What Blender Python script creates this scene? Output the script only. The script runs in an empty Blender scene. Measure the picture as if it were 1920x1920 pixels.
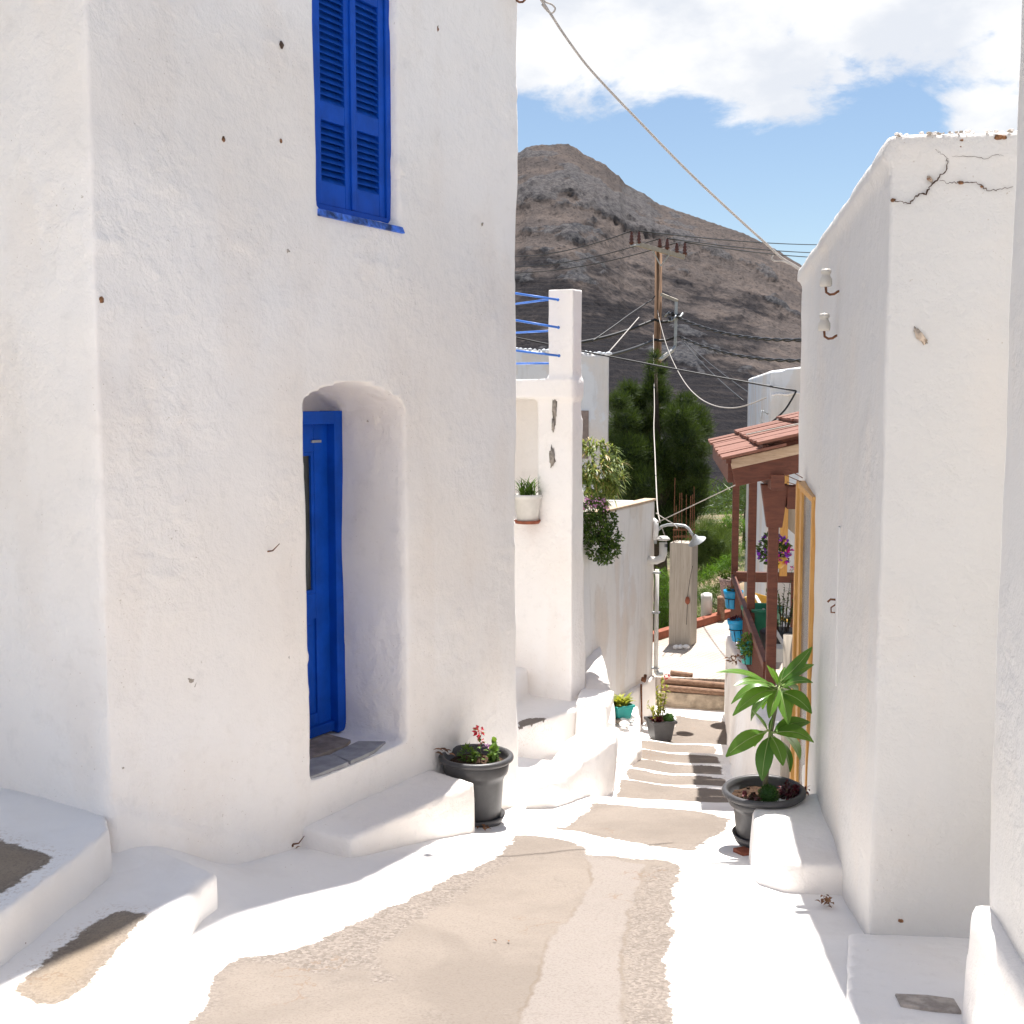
import bpy, bmesh, math, random
import numpy as np
from mathutils import Vector, Matrix, noise
from math import sin, cos, pi, radians, sqrt, atan2, tan

random.seed(7)
S = bpy.context.scene
C = S.collection

# ------------------------------------------------------------------ camera
EYE = 2.2
FPX = 2215.0
PITCH = math.atan(205 / FPX)
cam_d = bpy.data.cameras.new('camera')
cam = bpy.data.objects.new('camera', cam_d)
C.objects.link(cam)
cam.location = (0, 0, EYE)
cam.rotation_euler = (pi / 2 - PITCH, 0, 0)
cam_d.sensor_width = 36
cam_d.lens = 36 * FPX / 1920
cam_d.clip_start = 0.05
cam_d.clip_end = 6000
S.camera = cam

# ------------------------------------------------------------------ light
SUN_EL = radians(70)
SUN_AZ = radians(17)            # clockwise from +Y
sd = bpy.data.lights.new('sun', 'SUN')
sd.energy = 4.8
sd.angle = radians(0.53)
sd.color = (1.0, 0.96, 0.91)
sun = bpy.data.objects.new('sun', sd)
C.objects.link(sun)
dirv = Vector((-sin(SUN_AZ) * cos(SUN_EL), -cos(SUN_AZ) * cos(SUN_EL), -sin(SUN_EL)))
sun.rotation_euler = dirv.to_track_quat('-Z', 'Y').to_euler()
sun.location = (0, 0, 30)

S.view_settings.view_transform = 'Standard'
S.view_settings.look = 'None'
S.view_settings.exposure = 1.08
S.view_settings.gamma = 1
S.view_settings.use_curve_mapping = False
S.render.engine = 'CYCLES'
S.cycles.max_bounces = 10
S.cycles.diffuse_bounces = 8
S.cycles.transparent_max_bounces = 12

world = bpy.data.worlds.new('World')
S.world = world
world.use_nodes = True


class NT:
    """tiny node-tree writer"""
    def __init__(s, tree):
        s.t = tree; s.n = tree.nodes; s.l = tree.links

    def node(s, typ, ins=None, **props):
        n = s.n.new(typ)
        for k, v in props.items():
            setattr(n, k, v)
        for k, v in (ins or {}).items():
            s.put(n.inputs[k], v)
        return n

    def put(s, sock, v):
        if isinstance(v, bpy.types.NodeSocket):
            s.l.new(v, sock)
        elif isinstance(v, bpy.types.Node):
            s.l.new(v.outputs[0], sock)
        else:
            if sock.type == 'RGBA' and len(v) == 3:
                v = (*v, 1)
            sock.default_value = v

    def math(s, op, a, b=None, c=None, clamp=False):
        n = s.n.new('ShaderNodeMath'); n.operation = op; n.use_clamp = clamp
        s.put(n.inputs[0], a)
        if b is not None: s.put(n.inputs[1], b)
        if c is not None: s.put(n.inputs[2], c)
        return n.outputs[0]

    def mix(s, f, a, b, mode='MIX'):
        n = s.n.new('ShaderNodeMix'); n.data_type = 'RGBA'; n.blend_type = mode
        s.put(n.inputs[0], f); s.put(n.inputs[6], a); s.put(n.inputs[7], b)
        return n.outputs[2]

    def ramp(s, f, lo, hi):
        n = s.n.new('ShaderNodeMapRange'); n.interpolation_type = 'SMOOTHSTEP'
        s.put(n.inputs[0], f); n.inputs[1].default_value = lo; n.inputs[2].default_value = hi
        return n.outputs[0]

    def noise(s, vec, scale, detail=4, rough=.55, dist=0, out=0):
        n = s.n.new('ShaderNodeTexNoise')
        if vec is not None: s.put(n.inputs['Vector'], vec)
        n.inputs['Scale'].default_value = scale; n.inputs['Detail'].default_value = detail
        n.inputs['Roughness'].default_value = rough; n.inputs['Distortion'].default_value = dist
        return n.outputs[out]

    def voro(s, vec, scale, out=0, feature='F1'):
        n = s.n.new('ShaderNodeTexVoronoi'); n.feature = feature
        if vec is not None: s.put(n.inputs['Vector'], vec)
        n.inputs['Scale'].default_value = scale
        return n.outputs[out]

    def vm(s, op, a, b=None):
        n = s.n.new('ShaderNodeVectorMath'); n.operation = op
        s.put(n.inputs[0], a)
        if b is not None: s.put(n.inputs[1], b)
        return n


# sky: Nishita plus cumulus in the direction field
w = NT(world.node_tree)
w.n.clear()
sky = w.node('ShaderNodeTexSky', sky_type='NISHITA', sun_disc=False, sun_elevation=SUN_EL,
             sun_rotation=SUN_AZ, altitude=100, air_density=1.0, dust_density=0.6, ozone_density=1.5)
tc = w.node('ShaderNodeTexCoord')
D = tc.outputs['Generated']
up_ = (0, sin(PITCH), cos(PITCH)); fw_ = (0, cos(PITCH), -sin(PITCH))


def cloud_blob(px, py, rx, ry):
    """soft ellipse of cloud around one direction of the sky"""
    ax = (px - 960) / FPX; ay = -(py - 960) / FPX
    c = Vector((ax, 0, 0)) + Vector(up_) * ay + Vector(fw_); c.normalize()
    r = Vector((c.y, -c.x, 0)).normalized(); u = r.cross(c)
    dx = w.math('MULTIPLY', w.vm('DOT_PRODUCT', D, tuple(r)).outputs['Value'], FPX / rx)
    dy = w.math('MULTIPLY', w.math('SUBTRACT', w.vm('DOT_PRODUCT', D, tuple(u)).outputs['Value'], 0.0), FPX / ry)
    fr = w.math('GREATER_THAN', w.vm('DOT_PRODUCT', D, tuple(c)).outputs['Value'], 0)
    q = w.math('ADD', w.math('POWER', w.math('ABSOLUTE', dx), 2.0), w.math('POWER', w.math('ABSOLUTE', dy), 2.0))
    return w.math('MULTIPLY', w.math('SUBTRACT', 1.0, q), fr)


cz_ = w.node('ShaderNodeSeparateXYZ', {'Vector': D})
ds = w.vm('MULTIPLY', D, (1, 1, 1.7)).outputs[0]
n1 = w.noise(ds, 8.5, 10, .62, .35)
n2 = w.noise(ds, 24, 7, .6)
dens = w.math('MULTIPLY', w.math('SUBTRACT', n1, .5), 2.9)
dens = w.math('ADD', dens, w.math('MULTIPLY', w.math('SUBTRACT', n2, .5), 1.1))
b = None
for blob in ((1230, -5, 420, 195), (1040, 95, 220, 100), (1430, 110, 215, 118), (1640, 15, 250, 118), (1870, 215, 125, 68), (620, 40, 420, 150), (2400, 60, 500, 160)):
    v = cloud_blob(*blob)
    b = v if b is None else w.math('MAXIMUM', b, v)
b = w.math('MAXIMUM', b, -1.2)
# away from the view the same broken cumulus goes on all round
vd_ = w.vm('DOT_PRODUCT', D, (0, cos(.2), sin(.2))).outputs['Value']
away = w.ramp(vd_, .88, .70)
b = w.node('ShaderNodeMix', {0: away, 2: b, 3: .12}).outputs[0]
cl = w.ramp(w.math('ADD', b, dens), .0, .62)
shade = w.ramp(w.math('ADD', w.noise(ds, 9, 6, .55), w.math('MULTIPLY', cl, -.03)), .36, .60)
SKYK = 0.068
ccol = w.mix(shade, (5.9, 6.1, 6.5), (7.6, 7.55, 7.5))
skyb = w.mix(1.0, sky.outputs[0], (.92, .93, .93), 'MULTIPLY')
scol = w.mix(w.math('MULTIPLY', cl, .94), skyb, ccol)
bg = w.node('ShaderNodeBackground', {'Color': scol, 'Strength': SKYK})
wo = w.node('ShaderNodeOutputWorld', {'Surface': bg.outputs[0]})

# ------------------------------------------------------------------ geometry of the place
# world: +Y is straight ahead of the photographer, z=0 is the street 4.2 m ahead of him
FW = Vector((0, cos(PITCH), -sin(PITCH))); UPV = Vector((0, sin(PITCH), cos(PITCH)))


def ray(px, py):
    return FW + Vector(((px - 960) / FPX, 0, 0)) - UPV * ((py - 960) / FPX)


def at(px, py, Y):
    v = ray(px, py); t = Y / v.y
    return Vector((0, 0, EYE)) + v * t


def onz(px, py, z):
    v = ray(px, py); t = (z - EYE) / v.z
    return Vector((0, 0, EYE)) + v * t


def onplane(px, py, p0, n):
    v = ray(px, py); o = Vector((0, 0, EYE)); n = Vector(n)
    t = (Vector(p0) - o).dot(n) / v.dot(n)
    return o + v * t


AL = radians(8)                       # the alley runs 8 degrees right of straight ahead
AV = Vector((sin(AL), cos(AL), 0)); AU = Vector((cos(AL), -sin(AL), 0))


def uv(u, v, z=0):
    p = AU * u + AV * v
    return Vector((p.x, p.y, z))


def to_uv(p):
    return p.x * AU.x + p.y * AU.y, p.x * AV.x + p.y * AV.y


def sstep(a, b, x):
    t = min(1, max(0, (x - a) / (b - a)))
    return t * t * (3 - 2 * t)


def street_z(x, y):
    z = -0.01 - .158 * (y - 4.2) + .085 * max(0, -x) * min(1, max(0, (9 - y) / 2)) * sstep(4.2, 5.4, y)
    d = sqrt((x + 1.85) ** 2 + (y - 5.30) ** 2)
    z += .20 * (1 - sstep(.05, .75, d))
    return z


def onstreet(px, py):
    z = -.2
    for _ in range(25):
        p = onz(px, py, z); z = .5 * z + .5 * street_z(p.x, p.y)
    return onz(px, py, z)


# ------------------------------------------------------------------ materials
def new_mat(name):
    m = bpy.data.materials.new(name); m.use_nodes = True
    t = NT(m.node_tree)
    bs = t.n['Principled BSDF']
    return m, t, bs


def bump(t, bs, h, dist, strength=1.0, prev=None):
    n = t.node('ShaderNodeBump', {'Height': h, 'Distance': dist, 'Strength': strength})
    if prev is not None: t.put(n.inputs['Normal'], prev.outputs[0])
    t.put(bs.inputs['Normal'], n.outputs[0])
    return n


def objco(t):
    return t.node('ShaderNodeTexCoord').outputs['Object']


def m_plain(name, col, rough=.6, var=.12, scale=14, bmp=.002, metal=0, spec=.4):
    m, t, bs = new_mat(name)
    co = objco(t)
    n = t.noise(co, scale, 5)
    c = t.mix(t.ramp(n, .3, .7), tuple(x * (1 - var) for x in col), tuple(min(1, x * (1 + var)) for x in col))
    t.put(bs.inputs['Base Color'], c)
    bs.inputs['Roughness'].default_value = rough
    bs.inputs['Metallic'].default_value = metal
    bs.inputs['Specular IOR Level'].default_value = spec
    if bmp: bump(t, bs, t.noise(co, scale * 5, 3), bmp)
    return m


def m_plaster(name, white=(.875, .845, .82), cream=(.86, .805, .75), stain=.20, specks=.6, streak=0.0, grime=(.42, .36, .29), lump=.019):
    """limewash; the slow variation (tint, stain, mask) is laid on the vertices by plaster()"""
    m, t, bs = new_mat(name)
    co = objco(t)
    at_ = lambda n_: t.node('ShaderNodeAttribute', attribute_name=n_).outputs['Fac']
    big, stn, msk = at_('tint'), at_('stain'), at_('mask')
    mid = t.noise(co, 9, 4, .68)
    c = t.mix(t.math('MULTIPLY', big, .8), white, cream)
    c = t.mix(t.math('MULTIPLY', t.ramp(t.math('ADD', stn, t.math('MULTIPLY', mid, .5)), .66, 1.05), stain), c, (.77, .68, .60))
    c = t.mix(t.math('MULTIPLY', t.ramp(mid, .52, .74), .20), c, (.64, .62, .60))
    if streak:
        sn = t.noise(t.vm('MULTIPLY', co, (8, 8, 1.3)).outputs[0], 1.0, 5, .65, .3)
        c = t.mix(t.math('MULTIPLY', t.ramp(sn, .48, .72), streak), c, (.42, .40, .37))
        c = t.mix(t.math('MULTIPLY', t.ramp(t.math('ADD', stn, t.math('MULTIPLY', mid, .3)), .58, .66), streak * .9), c, (.58, .51, .43))
    # rare chips and short scars
    wrp = t.vm('ADD', co, t.vm('SCALE', t.noise(co, 18, 2, out=1)).outputs[0]).outputs[0]
    spk = t.math('MULTIPLY', t.ramp(t.voro(wrp, 3.1), .080, .045), t.ramp(msk, .50, .60))
    c = t.mix(t.math('MULTIPLY', spk, specks), c, grime)
    dash = t.math('MULTIPLY', t.ramp(t.voro(t.vm('MULTIPLY', wrp, (3.2, 3.2, 8)).outputs[0], 1.0), .11, .05), t.ramp(big, .45, .6))
    c = t.mix(t.math('MULTIPLY', dash, specks * .6), c, (.52, .47, .42))
    fine = t.math('MULTIPLY', t.ramp(t.voro(co, 24), .10, .05), t.ramp(stn, .52, .64))
    c = t.mix(t.math('MULTIPLY', fine, specks * .7), c, (.36, .27, .2))
    t.put(bs.inputs['Base Color'], c)
    bs.inputs['Roughness'].default_value = .88
    bs.inputs['Specular IOR Level'].default_value = .2
    h = t.math('ADD', t.math('MULTIPLY', t.noise(co, 12, 4, .62, .2), t.math('ADD', .15, t.math('MULTIPLY', msk, 1.5))), t.math('MULTIPLY', t.noise(co, 90, 2, .6), .10))
    bump(t, bs, h, lump * .85, .8)
    return m


def m_ground(name, ca=(.198, .169, .145), cb=(.245, .210, .180)):
    """whitewash with bare cement where the attribute 'bare' (signed distance, metres) is positive"""
    m, t, bs = new_mat(name)
    co = t.node('ShaderNodeNewGeometry').outputs['Position']
    a = t.node('ShaderNodeAttribute', attribute_name='bare').outputs['Fac']
    wob = t.math('MULTIPLY', t.math('SUBTRACT', t.noise(co, 4, 5, .66), .5), .17)
    wob2 = t.math('MULTIPLY', t.math('SUBTRACT', t.noise(co, 38, 3, .6), .5), .045)
    e = t.math('ADD', t.math('ADD', a, wob), wob2)
    f = t.ramp(e, -.006, .012)
    # cement
    big = t.noise(co, 1.3, 6, .6, .5)
    tan_ = t.mix(t.ramp(big, .36, .66), ca, cb)
    ag = t.node('ShaderNodeAttribute', attribute_name='agg').outputs['Fac']
    pa = t.node('ShaderNodeAttribute', attribute_name='patch').outputs['Fac']
    pe = t.math('ADD', pa, t.math('MULTIPLY', t.math('SUBTRACT', t.noise(co, 6, 6, .65), .5), .10))
    pf = t.ramp(pe, -.005, .008)
    tan_ = t.mix(t.math('MULTIPLY', pf, .8), tan_, (.255, .226, .206))
    lip = t.math('MULTIPLY', t.ramp(t.math('ABSOLUTE', pe), .016, .004), t.ramp(t.noise(co, 2.2, 3), .40, .55))
    tan_ = t.mix(t.math('MULTIPLY', lip, .5), tan_, (.16, .125, .095))
    peb = t.voro(co, 85, 1)
    pebs = t.node('ShaderNodeSeparateColor', {'Color': peb})
    agg = t.mix(pebs.outputs[0], (.125, .108, .095), (.29, .25, .22))
    ae = t.math('ADD', ag, t.math('MULTIPLY', t.math('SUBTRACT', t.noise(co, 7, 6, .65), .5), .16))
    worn = t.math('MAXIMUM', t.math('MULTIPLY', t.ramp(e, .10, .02), .6), t.ramp(ae, -.03, .03))
    worn = t.math('MAXIMUM', worn, t.math('MULTIPLY', t.ramp(t.noise(co, 2.3, 5, .6), .54, .70), .45))
    tan_ = t.mix(t.math('MULTIPLY', worn, .72), tan_, agg)
    tan_ = t.mix(t.math('MULTIPLY', t.ramp(t.noise(co, 95, 3, .75), .46, .70), .55), tan_, (.15, .12, .10))
    vor = t.voro(t.vm('ADD', co, t.vm('SCALE', t.noise(co, 3, 5, out=1)).outputs[0]).outputs[0], .8, 0, 'DISTANCE_TO_EDGE')
    crack = t.math('MULTIPLY', t.ramp(vor, .007, .002), t.ramp(t.noise(co, .9, 2), .5, .56))
    tan_ = t.mix(t.math('MULTIPLY', crack, .6), tan_, (.2, .14, .10))
    # whitewash
    wn = t.noise(co, 2.4, 6, .62)
    wh = t.mix(t.ramp(wn, .45, .75), (.86, .835, .81), (.81, .78, .75))
    dirt = t.math('MULTIPLY', t.ramp(t.voro(co, 13), .06, .03), t.ramp(t.noise(co, 3, 3), .56, .62))
    wh = t.mix(t.math('MULTIPLY', dirt, .75), wh, (.30, .19, .12))
    rub = t.math('MULTIPLY', t.ramp(e, -.10, -.01), t.ramp(t.noise(co, 60, 3, .7), .52, .62))
    wh = t.mix(t.math('MULTIPLY', rub, .5), wh, (.55, .45, .36))
    t.put(bs.inputs['Base Color'], t.mix(f, wh, tan_))
    bs.inputs['Roughness'].default_value = .93
    bs.inputs['Specular IOR Level'].default_value = .15
    gs = t.math('GREATER_THAN', a, 0.0)
    h = t.math('ADD', t.math('MULTIPLY', t.noise(co, 75, 3, .65), t.math('ADD', .25, t.math('MULTIPLY', gs, .4))), t.math('MULTIPLY', t.noise(co, 7, 3, .6), 2.2))
    bump(t, bs, h, .0045, .8)
    return m


def m_leaf(name, dark, light, trans=.35, rough=.45, tip=None):
    """foliage: per-leaf tone attribute, some light through the leaf"""
    m, t, bs = new_mat(name)
    a = t.node('ShaderNodeAttribute', attribute_name='tone').outputs['Fac']
    c = t.mix(a, dark, light)
    if tip: c = t.mix(t.ramp(a, .82, .98), c, tip)
    t.put(bs.inputs['Base Color'], c)
    bs.inputs['Roughness'].default_value = rough
    bs.inputs['Specular IOR Level'].default_value = .35
    tr = t.node('ShaderNodeBsdfTranslucent', {'Color': t.mix(.5, c, (light[0] * 1.5, light[1] * 1.35, light[2] * .5))})
    ms = t.node('ShaderNodeMixShader', {0: trans, 1: bs.outputs[0], 2: tr.outputs[0]})
    t.put(t.n['Material Output'].inputs[0], ms.outputs[0])
    return m


def m_wood(name, a, b_, scale=(1, 18, 18), rough=.6):
    m, t, bs = new_mat(name)
    co = objco(t)
    v = t.vm('MULTIPLY', co, scale).outputs[0]
    n = t.noise(v, 2.2, 7, .65, .6)
    c = t.mix(t.ramp(n, .3, .72), a, b_)
    c = t.mix(t.math('MULTIPLY', t.ramp(t.noise(v, 7, 4, .6), .55, .75), .5), c, tuple(x * .5 for x in a))
    t.put(bs.inputs['Base Color'], c)
    bs.inputs['Roughness'].default_value = rough
    bump(t, bs, n, .004, .6)
    return m


M = {}
M['plaster'] = m_plaster('whitewashed_plaster')
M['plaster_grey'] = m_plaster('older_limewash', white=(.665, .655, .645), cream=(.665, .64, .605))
M['plaster_clean'] = m_plaster('whitewash_clean', stain=.12, specks=.35)
M['plaster_old'] = m_plaster('weathered_plaster', white=(.80, .785, .77), cream=(.78, .73, .66), stain=.6, specks=.5, streak=.26, lump=.008)
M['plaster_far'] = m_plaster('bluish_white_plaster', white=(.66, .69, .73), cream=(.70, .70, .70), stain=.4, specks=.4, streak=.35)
M['ground'] = m_ground('whitewash_and_cement')
M['ground_sand'] = m_ground('whitewash_and_sandy_cement', (.25, .20, .15), (.31, .255, .195))
M['blue'] = m_plain('blue_paint', (.003, .068, .43), .5, .14, 7, .0015, 0, .2)
M['blue_slat'] = m_plain('blue_paint_worn', (.005, .078, .41), .55, .2, 16, .0015, 0, .2)
M['blue_rail'] = m_plain('blue_rail_paint', (.04, .16, .56), .4, .1, 9, 0)
M['blue_edge'] = m_plain('thin_blue_paint_over_plaster', (.045, .13, .50), .6, .75, 16, .003)
M['glass'] = m_plain('dusty_door_glass', (.05, .055, .05), .15, .3, 3, 0, 0, .6)
M['pot'] = m_plain('charcoal_plastic', (.064, .063, .066), .42, .12, 10, .0008)
M['soil'] = m_plain('potting_soil', (.07, .035, .018), .95, .6, 55, .012)
M['slate'] = m_plain('grey_threshold_stone', (.33, .325, .33), .8, .16, 12, .004)
M['stone_brown'] = m_plain('brown_stone', (.27, .225, .185), .85, .25, 14, .006)
M['dirt'] = m_plain('dry_debris', (.20, .095, .045), .9, .5, 40, .003)
M['redwood'] = m_wood('red_stained_timber', (.090, .024, .012), (.150, .044, .022), (3, 3, 16))
M['roofwood'] = m_wood('sun_bleached_red_planks', (.165, .063, .041), (.245, .108, .070), (3, 24, 24), .75)
M['palewood'] = m_wood('bare_timber', (.42, .30, .20), (.55, .42, .30), (3, 24, 24), .75)
M['yellowwood'] = m_wood('varnished_pine', (.52, .25, .055), (.66, .36, .10), (14, 14, 2), .4)
M['polewood'] = m_wood('tarred_pole_timber', (.13, .065, .032), (.26, .145, .075), (14, 14, 1), .8)
M['logwood'] = m_wood('weathered_log', (.16, .085, .05), (.32, .20, .13), (4, 22, 22), .85)
M['concrete'] = m_wood('board_marked_concrete', (.36, .315, .26), (.47, .42, .355), (14, 14, .7), .9)
M['stained'] = m_plain('stained_concrete', (.36, .29, .215), .9, .35, 7, .006)
M['patchstone'] = m_plain('bare_grey_brown_stone', (.40, .35, .31), .9, .28, 20, .006)
M['steel'] = m_plain('galvanised_steel', (.42, .44, .45), .45, .12, 20, 0, .3)
M['crack'] = m_plain('dark_crack', (.085, .055, .04), .95, .3, 40, 0)
M['chip'] = m_plain('chipped_grey_render', (.40, .35, .30), .95, .3, 40, .003)
M['rust'] = m_plain('rusty_iron', (.17, .07, .035), .85, .4, 40, .002)
M['porcelain'] = m_plain('glazed_porcelain', (.56, .53, .48), .3, .06, 8, 0)
M['brownporc'] = m_plain('brown_porcelain', (.12, .04, .025), .3, .2, 8, 0)
M['cable_w'] = m_plain('pale_cable', (.44, .40, .36), .6, .1, 20, 0)
M['cable_k'] = m_plain('black_cable', (.018, .018, .020), .5, .2, 20, 0)
M['teal'] = m_plain('teal_plastic', (.03, .33, .30), .4, .12, 8, .001)
M['blueplastic'] = m_plain('bright_blue_plastic', (.012, .27, .52), .38, .1, 8, .001)
M['whiteplastic'] = m_plain('white_plastic', (.66, .64, .60), .4, .06, 8, .001)
M['pinkpot'] = m_plain('patterned_pinkish_pot', (.30, .21, .19), .7, .55, 60, .003)
M['terracotta'] = m_plain('terracotta', (.25, .075, .04), .8, .2, 15, .002)
M['yellow'] = m_plain('yellow_plastic', (.60, .34, .045), .4, .12, 8, 0)
M['greenplastic'] = m_plain('green_plastic', (.02, .17, .10), .45, .15, 8, 0)
M['red_petal'] = m_plain('red_petals', (.55, .012, .035), .6, .3, 30, 0)
M['pink_petal'] = m_plain('pink_petals', (.44, .20, .38), .6, .3, 30, 0)
M['purple_petal'] = m_plain('purple_petals', (.20, .03, .42), .6, .4, 30, 0)
M['magenta_petal'] = m_plain('magenta_petals', (.50, .015, .26), .6, .4, 30, 0)
M['stem'] = m_plain('grey_green_stem', (.16, .15, .09), .75, .25, 30, .003)
M['bark'] = m_plain('dark_bark', (.07, .05, .035), .9, .3, 20, .02)
M['plumeria'] = m_leaf('glossy_broad_leaf', (.055, .15, .025), (.15, .29, .05), .42, .3)
M['midrib'] = m_leaf('pale_leaf_rib', (.26, .36, .12), (.34, .44, .16), .2, .5)
M['succulent'] = m_leaf('dark_red_succulent', (.045, .008, .012), (.15, .02, .03), .1, .4)
M['herb'] = m_leaf('small_green_leaf', (.04, .105, .016), (.16, .27, .045), .35, .5)
M['yellowherb'] = m_leaf('yellow_green_leaf', (.17, .22, .03), (.42, .43, .07), .4, .5)
M['ball'] = m_leaf('mossy_green_ball', (.018, .06, .010), (.06, .15, .02), .25, .5)
M['aloe'] = m_leaf('variegated_strap_leaf', (.085, .17, .040), (.36, .42, .13), .3, .45, (.52, .38, .17))
M['shrub'] = m_leaf('dark_glossy_shrub', (.018, .055, .010), (.085, .14, .018), .25, .4)
M['conifer'] = m_leaf('feathery_conifer', (.008, .022, .006), (.070, .115, .016), .25, .6)
M['vine'] = m_leaf('vine_leaf', (.035, .10, .012), (.14, .28, .025), .4, .5)
M['scrub'] = m_leaf('dry_scrub', (.030, .065, .012), (.12, .18, .04), .3, .6)
M['dryleaf'] = m_leaf('dry_leaf', (.12, .05, .025), (.28, .14, .07), .2, .7)

# ------------------------------------------------------------------ mesh building
class MB:
    def __init__(s):
        s.v = []; s.f = []; s.tone = []; s.cur = .5

    def add(s, vs, fs):
        o = len(s.v)
        s.v.extend([tuple(p) for p in vs])
        for f in fs:
            s.f.append(tuple(i + o for i in f)); s.tone.append(s.cur)
        return s

    def hexa(s, b, t):
        """eight corners: four bottom (counter-clockwise from above) and four top"""
        return s.add(list(b) + list(t), [(3, 2, 1, 0), (4, 5, 6, 7), (0, 1, 5, 4), (1, 2, 6, 5), (2, 3, 7, 6), (3, 0, 4, 7)])

    def box(s, x0, x1, y0, y1, z0, z1):
        return s.hexa([(x0, y0, z0), (x1, y0, z0), (x1, y1, z0), (x0, y1, z0)], [(x0, y0, z1), (x1, y0, z1), (x1, y1, z1), (x0, y1, z1)])

    def bar(s, p, q, w, h, up=(0, 0, 1), tw=None):
        """rectangular bar from p to q, width w, height h"""
        p = Vector(p); q = Vector(q); d = (q - p).normalized(); up = Vector(up)
        r = d.cross(up)
        if r.length < 1e-4: r = d.cross(Vector((1, 0, 0)))
        r.normalize(); n = r.cross(d)
        r = r * w / 2; n = n * h / 2
        a = [p - r - n, p + r - n, p + r + n, p - r + n]; bq = [q - r - n, q + r - n, q + r + n, q - r + n]
        return s.add(a + bq, [(0, 1, 2, 3), (7, 6, 5, 4), (0, 4, 5, 1), (1, 5, 6, 2), (2, 6, 7, 3), (3, 7, 4, 0)])

    def tube(s, pts, r, n=8, r1=None, cap=True):
        pts = [Vector(p) for p in pts]; N = len(pts)
        vs = []; prev = None
        for i, p in enumerate(pts):
            d = (pts[min(i + 1, N - 1)] - pts[max(i - 1, 0)]).normalized()
            if prev is None:
                a = Vector((0, 0, 1)) if abs(d.z) < .9 else Vector((1, 0, 0))
                u = d.cross(a).normalized()
            else:
                u = (prev - d * prev.dot(d)).normalized()
            prev = u; vv = d.cross(u)
            rr = r if r1 is None else r + (r1 - r) * i / (N - 1)
            if callable(r): rr = r(i / (N - 1))
            for k in range(n):
                an = 2 * pi * k / n
                vs.append(p + u * (rr * cos(an)) + vv * (rr * sin(an)))
        fs = []
        for i in range(N - 1):
            for k in range(n):
                a = i * n + k; b_ = i * n + (k + 1) % n
                fs.append((a, b_, b_ + n, a + n))
        if cap:
            fs.append(tuple(range(n - 1, -1, -1))); fs.append(tuple((N - 1) * n + k for k in range(n)))
        return s.add(vs, fs)

    def lathe(s, prof, c=(0, 0, 0), n=40, wob=0):
        vs = []; fs = []; c = Vector(c)
        for (r, z) in prof:
            for k in range(n):
                an = 2 * pi * k / n
                vs.append(c + Vector((r * cos(an), r * sin(an), z)))
        m = len(prof)
        for i in range(m - 1):
            for k in range(n):
                a = i * n + k; b_ = i * n + (k + 1) % n
                fs.append((a, b_, b_ + n, a + n))
        return s.add(vs, fs)

    def prism(s, poly, axis, a, b_):
        """extrude a 2-D polygon along an axis ('x','y','z') from a to b_"""
        def mk(p, t):
            if axis == 'y': return (p[0], t, p[1])
            if axis == 'x': return (t, p[0], p[1])
            return (p[0], p[1], t)
        n = len(poly)
        vs = [mk(p, a) for p in poly] + [mk(p, b_) for p in poly]
        fs = [tuple(range(n)), tuple(range(2 * n - 1, n - 1, -1))] + [(i, i + n, (i + 1) % n + n, (i + 1) % n) for i in range(n)]
        return s.add(vs, fs)

    def blob(s, c, r, sub=2, amp=.15, fr=3.0, seed=0):
        bm = bmesh.new(); bmesh.ops.create_icosphere(bm, subdivisions=sub, radius=1)
        r = Vector(r) if not isinstance(r, (int, float)) else Vector((r, r, r))
        c = Vector(c); vs = []
        for v in bm.verts:
            k = 1 + amp * noise.noise(v.co * fr + Vector((seed, seed * 2.1, 0)))
            vs.append(c + Vector((v.co.x * r.x, v.co.y * r.y, v.co.z * r.z)) * k)
        fs = [tuple(v.index for v in f.verts) for f in bm.faces]
        bm.free()
        return s.add(vs, fs)

    def leaf(s, base, tip, width, bend=.15, seg=6, side=None, fold=.15, up=(0, 0, 1)):
        """a blade from base to tip, widest at 55 %, arching by bend; folded along the rib"""
        base = Vector(base); tip = Vector(tip); d = tip - base; L = d.length
        dn = d.normalized(); up = Vector(up)
        r = dn.cross(up)
        if r.length < .05: r = Vector((1, 0, 0))
        r.normalize()
        if side is not None: r = (Matrix.Rotation(side, 3, dn) @ r)
        n = r.cross(dn)
        vs = []
        for i in range(seg + 1):
            t = i / seg
            w_ = width * .5 * (sin(pi * min(1, t ** .85)) ** .75) if 0 < t < 1 else .0
            w_ = max(w_, width * .04)
            p = base + d * t + n * (bend * L * 4 * t * (1 - t)) 
            vs += [p - r * w_ + n * (fold * w_), p, p + r * w_ + n * (fold * w_)]
        fs = []
        for i in range(seg):
            a = i * 3
            fs += [(a, a + 1, a + 4, a + 3), (a + 1, a + 2, a + 5, a + 4)]
        return s.add(vs, fs)

    def mesh(s, name, mat, smooth=False, off=None, bevel=0):
        me = bpy.data.meshes.new(name)
        vs = s.v if off is None else [(a[0] - off[0], a[1] - off[1], a[2] - off[2]) for a in s.v]
        me.from_pydata(vs, [], s.f)
        at_ = me.attributes.new('tone', 'FLOAT', 'FACE')
        at_.data.foreach_set('value', s.tone)
        bm = bmesh.new(); bm.from_mesh(me)
        bmesh.ops.recalc_face_normals(bm, faces=bm.faces)
        if bevel:
            es = [e for e in bm.edges if len(e.link_faces) == 2 and e.calc_face_angle(0) > .6]
            bmesh.ops.bevel(bm, geom=es, offset=bevel, segments=2, affect='EDGES', profile=.6)
        bm.to_mesh(me); bm.free()
        if smooth:
            me.polygons.foreach_set('use_smooth', [True] * len(me.polygons))
        if mat is not None: me.materials.append(mat)
        return me

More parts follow.
